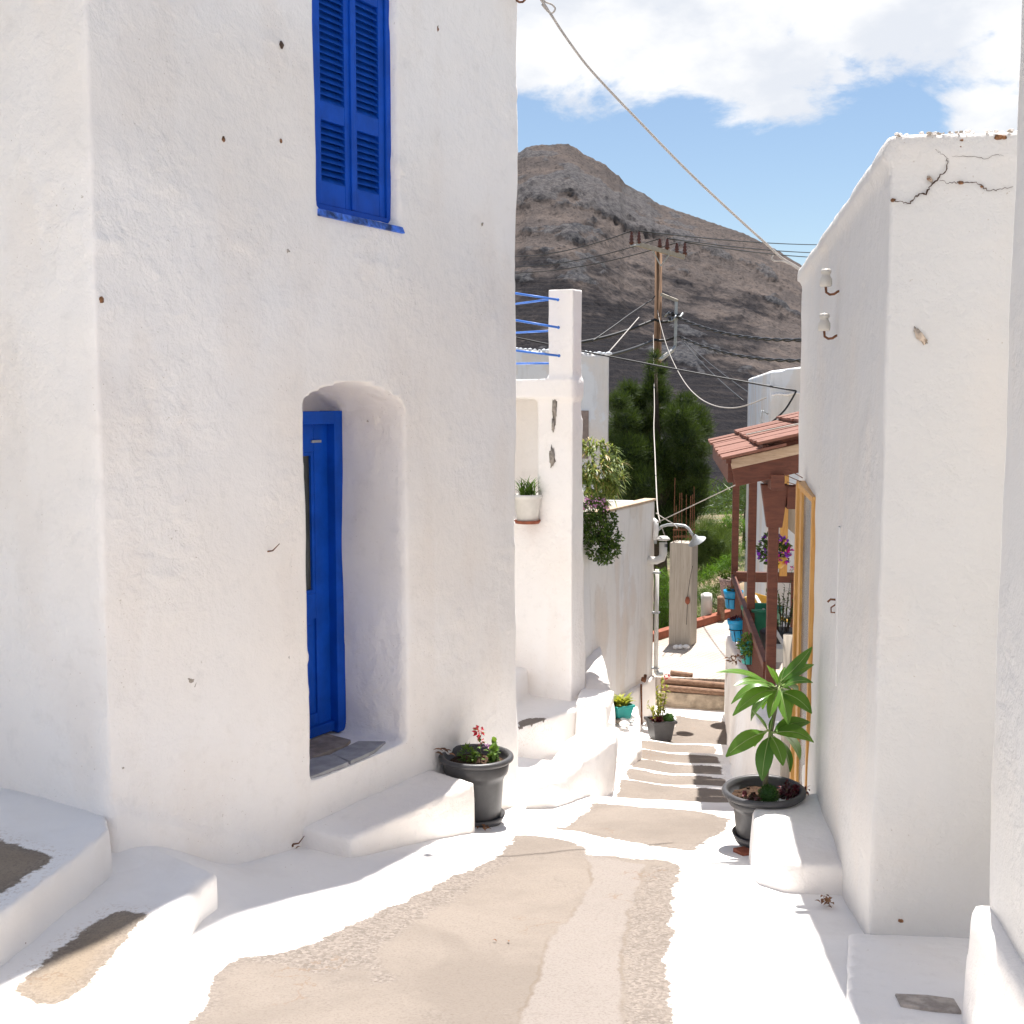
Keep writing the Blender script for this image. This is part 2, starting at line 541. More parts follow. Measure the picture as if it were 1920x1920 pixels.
    def build(s, name, mat, parent=None, smooth=False, local=False, bevel=0):
        off = None if (local or parent is None) else root_loc(parent)
        me = s.mesh(name, mat, smooth, off, bevel)
        o = bpy.data.objects.new(name, me); C.objects.link(o)
        if parent is not None: o.parent = parent
        return o


def root_loc(o):
    while o.parent is not None: o = o.parent
    return o.location.copy()


def tag(o, label=None, cat=None, group=None, kind=None):
    if label: o['label'] = label
    if cat: o['category'] = cat
    if group: o['group'] = group
    if kind: o['kind'] = kind
    return o


def thing(name, label, cat, loc=(0, 0, 0), rz=0, group=None):
    o = bpy.data.objects.new(name, None); C.objects.link(o)
    o.empty_display_size = .1
    o.location = loc; o.rotation_euler = (0, 0, rz)
    return tag(o, label, cat, group)


def inst(me, name, parent, loc=(0, 0, 0), rot=(0, 0, 0), scale=(1, 1, 1)):
    o = bpy.data.objects.new(name, me); C.objects.link(o)
    o.parent = parent; o.location = loc; o.rotation_euler = rot; o.scale = scale
    return o


def sdist(px, py, poly):
    """signed distance to a polygon, positive inside (numpy)"""
    P = np.array([(p[0], p[1]) for p in poly]); Q = np.roll(P, -1, 0)
    best = np.full(px.shape, 1e9); ins = np.zeros(px.shape, bool)
    for (ax, ay), (bx, by) in zip(P, Q):
        ex, ey = bx - ax, by - ay
        t = np.clip(((px - ax) * ex + (py - ay) * ey) / (ex * ex + ey * ey + 1e-12), 0, 1)
        d = np.hypot(px - ax - t * ex, py - ay - t * ey)
        best = np.minimum(best, d)
        c = ((ay > py) != (by > py)) & (px < ex * (py - ay) / (ey if abs(ey) > 1e-12 else 1e-12) + ax)
        ins ^= c
    return np.where(ins, best, -best)


def set_bare(me, polys, world=None, name='bare'):
    n = len(me.vertices)
    co = np.empty(n * 3); me.vertices.foreach_get('co', co); co = co.reshape(n, 3)
    if world is not None:
        Mx = np.array(world); co = co @ Mx[:3, :3].T + Mx[:3, 3]
    v = np.full(n, -1.0)
    for p in polys: v = np.maximum(v, sdist(co[:, 0], co[:, 1], p))
    no = np.empty(n * 3); me.vertex_normals.foreach_get('vector', no)
    v = np.where(no.reshape(n, 3)[:, 2] > .45, v, np.minimum(v, -.06))
    for nm, val in ((name, v),) + ((('agg', v * 0 - 1), ('patch', v * 0 - 1)) if name == 'bare' else ()):
        a = me.attributes.get(nm) or me.attributes.new(nm, 'FLOAT', 'POINT')
        a.data.foreach_set('value', val.astype(np.float32))


def plaster(name, mb, mat, parent=None, voxel=.03, smooth=3, amp=.007, freq=1.6, amp2=.003, freq2=6., amp3=.004, local=False, bare=None):
    """masonry: closed solids melted together, edges softened, surface hand-trowelled uneven"""
    off = None if (local or parent is None) else root_loc(parent)
    me = MB.mesh(mb, name + '_raw', None, False, off)
    t = bpy.data.objects.new(name + '_raw', me); C.objects.link(t)
    r = t.modifiers.new('r', 'REMESH'); r.mode = 'VOXEL'; r.voxel_size = voxel
    if smooth:
        sm = t.modifiers.new('s', 'SMOOTH'); sm.factor = .5; sm.iterations = smooth
    dg = bpy.context.evaluated_depsgraph_get(); dg.update()
    out = bpy.data.meshes.new_from_object(t.evaluated_get(dg))
    bpy.data.objects.remove(t); bpy.data.meshes.remove(me)
    out.name = name
    nv = len(out.vertices)
    co = np.empty(nv * 3); out.vertices.foreach_get('co', co); co = co.reshape(nv, 3)
    no = np.empty(nv * 3); out.vertex_normals.foreach_get('vector', no); no = no.reshape(nv, 3)
    d = np.empty(nv); ti = np.empty(nv, np.float32); stn = np.empty(nv, np.float32); mk = np.empty(nv, np.float32)
    sd_ = random.random() * 50
    nz = noise.noise; o1 = Vector((sd_, 0, 0)); o2 = Vector((0, sd_, 0)); o3 = Vector((3, 7, sd_))
    for i in range(nv):
        p = Vector(co[i])
        q = p * freq2 + o2
        m_ = nz(p * 1.7 + o3) + .4 * nz(p * 4.1 + o1)
        lump3 = nz(p * 10.5 + o1)
        d[i] = amp * nz(p * freq + o1) + amp2 * nz(q) + amp3 * max(0, lump3 - .12) * max(0, m_ + .25) * 2.2
        mk[i] = .5 + .5 * m_
        ti[i] = .5 + .9 * nz(p * .9 + o2) + .3 * nz(p * 2.3 + o3)
        stn[i] = .42 + .55 * nz(Vector((p.x * 2.6, p.y * 2.6, p.z * 1.5)) + o1) + .3 * nz(Vector((p.x * 7, p.y * 7, p.z * 1.0)) + o2)
    for nme, val in (('tint', np.clip((ti - .35) * 1.6, 0, 1)), ('stain', np.clip(stn, 0, 1)), ('mask', np.clip(mk, 0, 1))):
        at_ = out.attributes.new(nme, 'FLOAT', 'POINT'); at_.data.foreach_set('value', val.astype(np.float32))
    co += no * d[:, None]
    out.vertices.foreach_set('co', co.ravel())
    out.polygons.foreach_set('use_smooth', [True] * len(out.polygons))
    out.materials.clear(); out.materials.append(mat)
    o = bpy.data.objects.new(name, out); C.objects.link(o)
    if parent is not None: o.parent = parent
    if bare is not None:
        wm = Matrix.Translation(off) if off is not None else None
        set_bare(out, bare, wm)
    out.update()
    return o

# ================================================================== SETTING
# ---- street: one sloping whitewashed sheet, down to the first stair edge
def v_end(u): return 8.535 - .14 * u


def v_line(u): return 7.02 - .47 * max(-1.1, min(.1, u))


def make_street():
    us = np.arange(-4.6, 3.6, .045)
    V = []; F = []; nu = len(us); nv = 330
    for j in range(nv):
        for u in us:
            v = -9.5 + (v_end(u) + 9.5) * min(1, (j / (nv - 2)) ** .55)
            p = uv(u, v)
            z = street_z(p.x, p.y)
            z -= .028 * sstep(-.03, .03, v - v_line(u))
            z += .010 * noise.noise(Vector((p.x * 1.7, p.y * 1.7, 3))) + .004 * noise.noise(Vector((p.x * 7, p.y * 7, 9)))
            if j == nv - 1: z -= .6
            V.append((p.x, p.y, z))
    for j in range(nv - 1):
        for i in range(nu - 1):
            a = j * nu + i
            F.append((a, a + 1, a + 1 + nu, a + nu))
    me = bpy.data.meshes.new('street'); me.from_pydata(V, [], F)
    me.polygons.foreach_set('use_smooth', [True] * len(F))
    me.materials.append(M['ground'])
    main = [(355, 1925), (395, 1850), (440, 1792), (520, 1785), (590, 1768), (660, 1735), (740, 1697), (830, 1652), (900, 1622), (945, 1592),
            (965, 1566), (1010, 1566), (1075, 1578), (1105, 1588), (1100, 1604), (1160, 1606), (1250, 1612), (1272, 1625), (1266, 1690),
            (1258, 1760), (1252, 1830), (1262, 1925), (1290, 2300)]
    back = [Vector(p) for p in ((.75, 2.0), (1.0, 0), (1.3, -3), (1.6, -9), (-2.4, -9), (-2.0, -3), (-1.5, 0), (-1.15, 2.0))] + [onstreet(60, 2300)]
    land = [(1030, 1555), (1075, 1533), (1112, 1499), (1200, 1505), (1300, 1514), (1372, 1530), (1352, 1552), (1300, 1592), (1285, 1594),
            (1190, 1580), (1110, 1567), (1060, 1558)]
    set_bare(me, [[onstreet(*p) for p in main] + back, [onstreet(*p) for p in land]])
    right = [(1228, 1622), (1268, 1630), (1262, 1760), (1256, 1925), (1250, 2250), (1160, 2250), (1170, 1925), (1172, 1850), (1168, 1790), (1185, 1690), (1205, 1650)]
    left = [(930, 1598), (962, 1612), (850, 1690), (770, 1735), (700, 1790), (745, 1838), (705, 1848), (680, 1805), (600, 1830), (520, 1802), (440, 1805), (640, 1735), (830, 1650)]
    newer = [(1096, 1602), (1210, 1620), (1182, 1700), (1165, 1800), (1170, 1925), (1160, 2250), (860, 2250), (972, 1925), (1000, 1850), (1030, 1760), (1090, 1690), (1112, 1650)]
    set_bare(me, [[onstreet(*p) for p in q] for q in (right, left)], None, 'agg')
    set_bare(me, [[onstreet(*p) for p in newer]], None, 'patch')
    o = bpy.data.objects.new('street', me); C.objects.link(o)
    tag(o, 'sloping street of bare cement between broad whitewashed margins', kind='structure')
    return o


make_street()

# ---- two whitewashed steps going up to the left, below the left house
hs = thing('house_steps', 'two low whitewashed steps with bare treads at lower left', None)
tag(hs, kind='structure')
p1 = [(-1.30, 5.06), (-1.34, 4.94), (-1.47, 3.94), (-1.62, 2.7), (-3.6, 2.7), (-3.6, 6.2), (-1.95, 5.6)]
b1 = [onz(*p, .13) for p in ((207, 1705), (283, 1710), (225, 1780), (160, 1850), (133, 1878), (83, 1887), (23, 1857), (60, 1825), (100, 1790), (150, 1745))]
plaster('step', MB().prism(p1[::-1], 'z', -1.0, .13), M['ground_sand'], hs, .022, 2, .012, 2.2, .005, 8, bare=[b1])
p2 = [(-1.77, 5.04), (-1.79, 4.79), (-1.87, 4.25), (-2.05, 3.2), (-2.1, 2.7), (-3.6, 2.7), (-3.6, 6.4), (-2.0, 5.6), (-1.86, 5.25)]
b2 = [onz(*p, .33) for p in ((-80, 1555), (0, 1572), (97, 1603), (40, 1650), (0, 1677), (-60, 1715))]
plaster('step', MB().prism(p2[::-1], 'z', -1.0, .33), M['ground_sand'], hs, .022, 2, .012, 2.2, .005, 8, bare=[b2])

# ---- stairs down the alley
st = thing('alley_stairs', 'worn stairs with whitewashed edges going down the alley', None)
tag(st, kind='structure')
ve = [8.56, 9.4, 10.2, 11.05, 11.9, 12.8, 14.95]
zt = [EYE - d for d in (3.05, 3.21, 3.37, 3.53, 3.69, 3.85)]
for k in range(6):
    V = []; F = []
    us = np.arange(-1.7, 1.5, .05); nu = len(us)
    rows = [(ve[k] - .02, 0)] + [(ve[k] + (ve[k + 1] - ve[k]) * t, 0) for t in np.linspace(.06, .985, 16)] + [(ve[k + 1], 0), (ve[k + 1] + .015, 1), (ve[k + 1] + .03, 2)]
    for (v, dn) in rows:
        for u in us:
            sk = -.14 * u + .035 * noise.noise(Vector((u * 2.2, k * 7.3, 0)))
            p = uv(u, v + sk)
            t = (v - ve[k]) / (ve[k + 1] - ve[k])
            z = zt[k] + .03 * (1 - t) * (k < 5) + .012 * noise.noise(Vector((p.x * 3, p.y * 3, k)))
            z -= .03 * math.exp(-((u + .02) / .28) ** 2) * (k < 5)
            z -= (0, .02, .42)[dn]
            V.append((p.x, p.y, z))
    for j in range(len(rows) - 1):
        for i in range(nu - 1):
            a = j * nu + i; F.append((a, a + 1, a + 1 + nu, a + nu))
    me = bpy.data.meshes.new('stair_step'); me.from_pydata(V, [], F)
    me.polygons.foreach_set('use_smooth', [True] * len(F)); me.materials.append(M['ground'])
    d0, d1 = ve[k], ve[k + 1]
    if k < 5:
        wv = lambda u, v: uv(u, v - .14 * u)
        pol = [wv(-.38, d0 + .02), wv(.42, d0), wv(.44, d1 - .11), wv(.25, d1 - .06), wv(-.25, d1 - .04), wv(-.42, d1 - .06)]
        if k == 0: pol = [wv(-.44, d0 + .03), wv(.50, d0), wv(.50, d1 - .09), wv(.0, d1 - .04), wv(-.44, d1 - .05)]
    else:
        pol = [uv(-.12, d0 + .15), uv(.62, d0 + .0), uv(.70, d1 - .75), uv(.30, d1 - .62), uv(.02, d1 - .5)]
    set_bare(me, [pol])
    o = bpy.data.objects.new('stair_step', me); C.objects.link(o); o.parent = st

# ---- terrace of stamped cement beyond the stairs
TZ = EYE - 3.5
V = []; F = []
m, t, bs = new_mat('stamped_cement')
co = t.node('ShaderNodeNewGeometry').outputs['Position']
rot = t.node('ShaderNodeVectorRotate', {'Vector': co, 'Angle': radians(38)}, rotation_type='Z_AXIS')
sx = t.node('ShaderNodeSeparateXYZ', {'Vector': rot.outputs[0]})


def groove(s_):
    f = t.math('FRACT', t.math('MULTIPLY', s_, 13))
    return t.ramp(t.math('ABSOLUTE', t.math('SUBTRACT', f, .5)), .40, .47)


g = t.math('MAXIMUM', groove(sx.outputs[0]), groove(sx.outputs[1]))
cc = t.mix(t.ramp(t.noise(co, 1.6, 6, .62), .35, .66), (.42, .36, .31), (.52, .46, .41))
cc = t.mix(t.math('MULTIPLY', g, .55), cc, (.24, .20, .165))
t.put(bs.inputs['Base Color'], cc); bs.inputs['Roughness'].default_value = .9
bump(t, bs, t.math('SUBTRACT', t.noise(co, 60, 3), t.math('MULTIPLY', g, 1.5)), .006)
M['stamped'] = m
mb = MB()
far_l = at(1228, 1216, 17.1); far_r = at(1372, 1164, 19.2)
pt = [uv(-.55, 14.98), uv(3.2, 14.98), uv(3.2, 19.2), (far_r.x, far_r.y), (far_l.x, far_l.y), uv(-1.2, 16.4)]
mb.prism([(p[0], p[1]) for p in pt], 'z', TZ - .25, TZ)
o = mb.build('terrace', M['stamped']); tag(o, 'pale stamped cement terrace beyond the stairs', kind='structure')
# its retaining beam, red kerb and logs
mb = MB()
a, b_ = uv(-.20, 14.92), uv(.74, 14.80)
mb.bar((a.x, a.y, EYE - 3.77), (b_.x, b_.y, EYE - 3.77), .13, .22)
o = mb.build('concrete_beam', M['stained'], bevel=.01); tag(o, 'stained concrete beam holding the terrace edge at the foot of the stairs', 'beam')
for i, (ua, ub, v0, v1, zz, r) in enumerate(((-.16, .72, 14.90, 14.78, TZ - .115, .044), (-.18, .72, 14.955, 14.835, TZ - .035, .042), (-.06, .22, 15.10, 15.06, TZ + .035, .036))):
    a, b_ = uv(ua, v0, zz), uv(ub, v1, zz - .02)
    pts = [a.lerp(b_, q / 6) + Vector((0, 0, .006 * noise.noise(Vector((q, i * 5, 0))))) for q in range(7)]
    o = MB().tube(pts, r, 10).build('log', M['logwood'], smooth=True)
    tag(o, ('lower long timber log laid on the concrete beam', 'upper long timber log lying along the terrace edge', 'short thick log stub lying on the long logs')[i], 'log', 'logs at the terrace edge')
mb = MB()
a = far_l; b_ = far_r
mb.bar((a.x - .5, a.y - .5, TZ + .06), (b_.x, b_.y, TZ + .06), .14, .12)
o = mb.build('terrace_kerb', M['terracotta'], bevel=.01); tag(o, 'reddish kerb edging the far side of the terrace', 'kerb')

# ---- valley floor and mountain
def gz(y):
    return -3.6 - 13.5 * sstep(55, 165, y)


def make_ground():
    ys = [-60, -20, 0, 10, 19, 24, 30, 40, 55, 70, 85, 100, 120, 140, 165, 200, 400, 1200, 3000]
    xs = [-3000, -1200, -400, -150, -60, -30, -15, -6, 0, 6, 12, 18, 26, 40, 60, 150, 400, 1200, 3000]
    V = [(x, y, gz(y) + (.6 * noise.noise(Vector((x * .06, y * .06, 1))) if y > 25 else 0)) for y in ys for x in xs]
    n = len(xs)
    F = [(j * n + i, j * n + i + 1, (j + 1) * n + i + 1, (j + 1) * n + i) for j in range(len(ys) - 1) for i in range(n - 1)]
    m, t, bs = new_mat('dry_field')
    co = t.node('ShaderNodeNewGeometry').outputs['Position']
    c = t.mix(t.ramp(t.noise(co, .25, 6, .6), .4, .6), (.22, .155, .09), (.09, .095, .045))
    c = t.mix(t.ramp(t.noise(co, 2.5, 5, .7), .5, .7), c, (.30, .23, .14))
    t.put(bs.inputs['Base Color'], c); bs.inputs['Roughness'].default_value = 1
    me = bpy.data.meshes.new('valley_ground'); me.from_pydata(V, [], F); me.materials.append(m)
    o = bpy.data.objects.new('valley_ground', me); C.objects.link(o)
    tag(o, 'dry ground of the valley below the village', kind='structure')


make_ground()

RIDGE = [(-1500, 640), (-600, 560), (200, 470), (600, 380), (800, 330), (900, 312), (970, 300), (990, 290), (1010, 284.5), (1030, 286), (1050, 282.5), (1063, 283.5), (1078, 291), (1092, 302), (1130, 320),
         (1158, 342), (1168, 356), (1200, 372), (1222, 387), (1260, 402), (1300, 415), (1345, 430), (1390, 445), (1440, 470), (1500, 505),
         (1560, 535), (1640, 575), (1800, 640), (2100, 700), (2900, 740), (4200, 752)]


def make_mountain():
    rx = np.array([p[0] for p in RIDGE]); ry = np.array([p[1] for p in RIDGE])
    cols = list(np.concatenate([np.linspace(-1500, 900, 40)[:-1], np.linspace(900, 1560, 300), np.linspace(1560, 4200, 40)[1:]]))
    NR = 230
    V = []; F = []; rock = []; scrub = []
    for j in range(NR + 12):
        for px in cols:
            t = min(1, j / (NR - 1))
            yr = float(np.interp(px, rx, ry)) + 2.2 * noise.noise(Vector((px * .045, 1, 0))) + 1.4 * noise.noise(Vector((px * .17, 5, 0)))
            pyy = 985 + (yr - 985) * t
            Dd = 190 + 760 * t ** 1.25 + (30 * noise.noise(Vector((px * .006, 3, 0))) * t)
            rel = (pyy - 755) / FPX
            X = (px - 960) / FPX * Dd; z = EYE - rel * Dd
            if j >= NR:
                e = (j - NR + 1)
                Dd += e * 18; X = (px - 960) / FPX * Dd; z -= e * e * 1.2 + e * 4
            p = Vector((X, Dd, z))
            q = Vector((X * .016, Dd * .010, z * .030))
            n1 = noise.fractal(q, 1.0, 2.1, 6)
            n2 = noise.fractal(q * 3.1 + Vector((9, 2, 4)), .9, 2.1, 4)
            rk = max(0, n1 * 1.0 + .4 * n2 - .22 + .32 * sstep(.84, .97, t) * (1 - sstep(345, 420, yr)))
            band = noise.noise(Vector((X * .01, Dd * .004, z * .045)))
            rk2 = min(1, rk * 3.2)
            edge = 1 - sstep(.88, 1.0, t) * .95
            h = rk2 * 3.6 * (Dd / 700) * edge + n1 * 4 * (Dd / 700) * edge
            h += .9 * (Dd / 500) * noise.fractal(q * 11, .8, 2.0, 3) * max(edge, .25)
            if j >= NR: h *= .4
            V.append((p.x, p.y - h * .9, p.z + h * .55)); rock.append(rk2)
            scrub.append(min(1, max(0, 1.95 - 2.15 * t + .6 * band + .35 * n2)))  # scrub density plus a painted cloud shadow, darkening the lower slope
    nc = len(cols)
    for j in range(NR + 11):
        for i in range(nc - 1):
            a = j * nc + i; F.append((a, a + 1, a + 1 + nc, a + nc))
    m, t, bs = new_mat('mountain_scrub_painted_shade')
    co = t.node('ShaderNodeNewGeometry').outputs['Position']
    rk = t.node('ShaderNodeAttribute', attribute_name='rock').outputs['Fac']
    sc = t.node('ShaderNodeAttribute', attribute_name='scrub').outputs['Fac']  # carries both scrub cover and the painted cloud shadow
    earth = t.mix(t.ramp(t.noise(co, .035, 7, .65, .5), .35, .65), (.094, .080, .076), (.140, .113, .101))
    earth = t.mix(t.ramp(t.noise(co, .6, 5, .7), .55, .70), earth, (.066, .058, .054))
    tuf = t.voro(co, .32)
    earth = t.mix(t.math('MULTIPLY', t.ramp(tuf, .42, .2), .75), earth, (.050, .045, .044))
    dark = t.mix(t.ramp(t.noise(co, .5, 6, .7), .38, .62), (.016, .0155, .0185), (.030, .027, .029))  # scrub colour deepened to paint in the cloud shadow
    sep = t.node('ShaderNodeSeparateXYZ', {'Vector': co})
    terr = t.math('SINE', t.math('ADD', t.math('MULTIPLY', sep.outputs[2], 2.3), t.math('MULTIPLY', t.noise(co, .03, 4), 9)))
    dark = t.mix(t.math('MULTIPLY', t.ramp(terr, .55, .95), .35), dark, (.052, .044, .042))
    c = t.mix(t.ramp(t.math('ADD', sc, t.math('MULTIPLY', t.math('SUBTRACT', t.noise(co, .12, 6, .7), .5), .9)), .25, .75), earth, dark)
    rockc = t.mix(t.ramp(t.noise(co, .33, 7, .72, .6), .38, .60), (.042, .045, .055), (.135, .132, .135))
    rm = t.ramp(t.math('ADD', rk, t.math('MULTIPLY', t.math('SUBTRACT', t.noise(co, .22, 6, .7), .5), 1.0)), .28, .58)
    c = t.mix(t.math('MULTIPLY', rm, .65), c, rockc)
    t.put(bs.inputs['Base Color'], c); bs.inputs['Roughness'].default_value = 1; bs.inputs['Specular IOR Level'].default_value = .05
    b1 = bump(t, bs, t.noise(co, .18, 7, .7), 4.5, .8)
    bump(t, bs, t.noise(co, 1.1, 4, .7), .8, .7, b1)
    me = bpy.data.meshes.new('mountain'); me.from_pydata(V, [], F)
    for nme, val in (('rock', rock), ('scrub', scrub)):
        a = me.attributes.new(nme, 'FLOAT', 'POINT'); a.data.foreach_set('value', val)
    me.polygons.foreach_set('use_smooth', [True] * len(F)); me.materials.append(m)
    o = bpy.data.objects.new('mountain', me); C.objects.link(o)
    tag(o, 'bare brown mountain with grey rock outcrops behind the village', kind='structure')


make_mountain()

# ================================================================== LEFT HOUSE
R0 = Vector((.03, 8.3, 0)); RZ = radians(59)
EX = Vector((cos(RZ), sin(RZ), 0)); EY = Vector((-sin(RZ), cos(RZ), 0))


def fac(px, py, depth=0):
    p = onplane(px, py, R0 + EY * depth, EY)
    return (p - R0).dot(EX), p.z


HL = 3.60
lh = thing('white_house', 'tall whitewashed house with blue door and blue shutters on the left', 'house', R0, RZ)
XD0, XD1, ZTH = -2.235, -1.32, .11
XW0, XW1, ZW0, ZW1 = -2.085, -1.375, 3.25, 4.62
mb = MB()
mb.box(-HL, -2.235, 0, .64, -1.2, 7.2)
mb.box(-1.32, 0, 0, .64, -1.2, 7.2)
mb.box(-2.24, -1.31, 0, .64, -1.2, ZTH)
arch = [(-2.24, 4.0), (-2.24, 2.2)] + [(-2.235 + .915 * k / 12, 2.19 + .10 * sin(pi * k / 12) - .02 * k / 12) for k in range(13)] + [(-1.31, 2.2), (-1.31, 4.0)]
am = MB(); am.prism([(-2.24, 3.245), (-2.24, 2.19)] + [(-2.235 + .915 * k / 12, 2.20 + .115 * sin(pi * k / 12) ** .8 - .02 * k / 12) for k in range(13)] + [(-1.31, 2.17), (-1.31, 3.245)], 'y', 0, .64)
mb.add(am.v, am.f)
mb.box(-2.24, XW0, 0, .64, 3.23, ZW1 + .02); mb.box(XW1, -1.31, 0, .64, 3.23, ZW1 + .02)
mb.box(-2.24, -1.31, 0, .64, ZW1, 7.2)
mb.box(XW0 - .02, XW1 + .02, .16, .64, 3.23, ZW1 + .02)
mb.box(-HL, 0, .62, 4.2, -1.2, 7.2)
# whitewash swelling at the foot of the wall
mb.hexa([(-HL - .02, -.12, -1.2), (-2.42, -.10, -1.2), (-2.42, .1, -1.2), (-HL - .02, .1, -1.2)], [(-HL - .01, -.03, .36), (-2.42, -.015, -.22), (-2.42, .1, -.14), (-HL - .01, .1, .5)])
mb.hexa([(-1.3, -.05, -1.2), (.03, -.05, -1.2), (.03, .1, -1.2), (-1.3, .1, -1.2)], [(-1.3, -.0, .1), (.02, -.0, .1), (.02, .1, .3), (-1.3, .1, .3)])
plaster('wall', mb, M['plaster'], lh, .026, 1, .022, 1.1, .007, 4.0, .010, local=True)
# doorstep block
mb = MB()
mb.hexa([(-2.335, .02, -.9), (-2.295, -.335, -.9), (-1.13, -.405, -.9), (-1.06, .08, -.9)],
        [(-2.30, .02, -.142), (-2.27, -.305, -.150), (-1.145, -.38, -.140), (-1.075, .08, -.132)])
plaster('doorstep', mb, M['plaster_clean'], lh, .018, 3, .007, 2.5, .003, 8, local=True)
# threshold stones
for poly, mt in ((((-2.24, .025), (-1.87, .02), (-1.80, .20), (-1.92, .25), (-2.24, .22)), 'slate'),
                 (((-1.85, .022), (-1.62, .03), (-1.42, .09), (-1.50, .24), (-1.79, .215)), 'slate'),
                 (((-2.24, .235), (-1.93, .262), (-1.62, .25), (-1.50, .30), (-1.47, .52), (-2.24, .52)), 'stone_brown')):
    mb = MB().prism(poly[::1], 'z', ZTH - .05, ZTH + .009 + random.random() * .004)
    mb.build('threshold_stone', M[mt], lh, local=True, bevel=.006)
# door set back half a metre in the niche
dfm = MB()
yd = .485
dfm.box(XD1 - .075, XD1 + .005, yd, yd + .12, ZTH, 2.15)
dfm.box(XD0 - .01, XD0 + .075, yd, yd + .12, ZTH, 2.15)
dfm.box(XD0, XD1, yd + .002, yd + .118, 2.07, 2.148)
dfm.build('door_frame', M['blue'], lh, local=True, bevel=.004)
door = MB()
y0 = yd + .06
xa, xb = XD0 + .06, XD1 - .07
door.box(xa, xa + .13, y0, y0 + .045, ZTH + .01, 2.075); door.box(xb - .13, xb, y0, y0 + .045, ZTH + .01, 2.075)
for z0, z1 in ((1.90, 2.07), (.86, 1.02), (ZTH + .01, .26)): door.box(xa + .13, xb - .13, y0 + .002, y0 + .043, z0, z1)
door = door.build('door', M['blue'], lh, local=True, bevel=.004)
for z0, z1 in ((.26, .86),):
    MB().box(xa + .125, xb - .125, y0 + .016, y0 + .034, z0, z1).build('door_panel', M['blue'], door, local=True)
    mm = MB(); mm.box(xa + .16, xb - .16, y0 + .008, y0 + .018, z0 + .04, z1 - .04); mm.build('door_panel', M['blue'], door, local=True, bevel=.004)
MB().box(xa + .155, xb - .155, y0 + .02, y0 + .026, 1.04, 1.88).build('door_glass', M['glass'], door, local=True)
mm = MB()
for q in (xa + .13, xb - .155): mm.box(q, q + .025, y0 + .004, y0 + .04, 1.02, 1.90)
mm.box(xa + .155, xb - .155, y0 + .004, y0 + .04, 1.02, 1.045); mm.box(xa + .155, xb - .155, y0 + .004, y0 + .04, 1.875, 1.90)
mm.box((xa + xb) / 2 - .012, (xa + xb) / 2 + .012, y0 + .008, y0 + .036, 1.045, 1.875)
mm.build('glazing_bar', M['blue'], door, local=True, bevel=.003)
MB().box(xb - .155, xb - .07, y0 - .01, y0 + .003, 1.955, 1.97).build('weather_bar', M['steel'], door, local=True)
mm = MB(); mm.box(xa, xb, y0 - .03, y0 + .002, ZTH + .012, ZTH + .075); mm.build('kick_board', M['blue'], door, local=True, bevel=.006)
mm = MB(); mm.tube([(xa + .06, y0, 1.0), (xa + .06, y0 - .05, 1.0), (xa + .16, y0 - .055, 1.0)], .009, 8); mm.build('door_handle', M['steel'], door, smooth=True, local=True)
# window with louvred shutters
wf = MB(); yf = .045
wf.box(XW0 - .012, XW0 + .04, yf, .165, ZW0, ZW1); wf.box(XW1 - .04, XW1 + .008, yf, .165, ZW0, ZW1)
wf.box(XW0, XW1, yf + .002, .163, ZW1 - .04, ZW1 + .002); wf.box(XW0, XW1, yf + .002, .163, ZW0 - .002, ZW0 + .035)
wf.build('window_frame', M['blue'], lh, local=True, bevel=.004)
mid = (XW0 + XW1) / 2
slm = MB(); sw = (XW1 - XW0) / 2 - .04 - .115
slm.hexa([(0, .004, -.022), (sw, .004, -.022), (sw, .012, -.022), (0, .012, -.022)], [(0, .036, .016), (sw, .036, .016), (sw, .044, .016), (0, .044, .016)])
slat_me = slm.mesh('slat', M['blue_slat'])
for side, (sx0, sx1) in enumerate(((XW0 + .043, mid - .002), (mid + .003, XW1 - .043))):
    sh = MB(); ys0, ys1 = .058, .100
    sh.box(sx0, sx0 + .052, ys0, ys1, ZW0 + .038, ZW1 - .043); sh.box(sx1 - .052, sx1, ys0, ys1, ZW0 + .038, ZW1 - .043)
    for z0, z1 in ((ZW0 + .038, 3.415), (3.745, 3.845), (4.475, ZW1 - .043)): sh.box(sx0 + .052, sx1 - .052, ys0 + .002, ys1 - .002, z0, z1)
    if side == 1: sh.box(sx0 - .012, sx0 + .018, ys0 - .012, ys0 + .001, ZW0 + .04, ZW1 - .05)
    sho = sh.build('shutter', M['blue'], lh, local=True, bevel=.003)
    scale = (sx1 - sx0 - .104) / sw
    for z0, z1, n in ((3.415, 3.745, 9), (3.845, 4.475, 17)):
        for k in range(n):
            inst(slat_me, 'slat', sho, (sx0 + .052, ys0 - .004, z0 + (k + .5) * (z1 - z0) / n), (random.uniform(-.05, .05), 0, 0), (scale, 1, 1))
    bk = MB(); bk.box(sx0 + .04, sx1 - .04, ys1 - .001, ys1 + .006, ZW0 + .05, ZW1 - .05); bk.build('backing', M['blue'], sho, local=True)
sill = MB(); sill.hexa([(XW0 - .015, -.028, 3.205), (XW1 + .04, -.030, 3.20), (XW1 + .04, .12, 3.20), (XW0 - .015, .12, 3.205)], [(XW0 - .012, -.015, 3.243), (XW1 + .035, -.016, 3.238), (XW1 + .035, .12, 3.262), (XW0 - .012, .12, 3.262)])
sill.build('window_sill', M['blue_edge'], lh, local=True, bevel=.006)


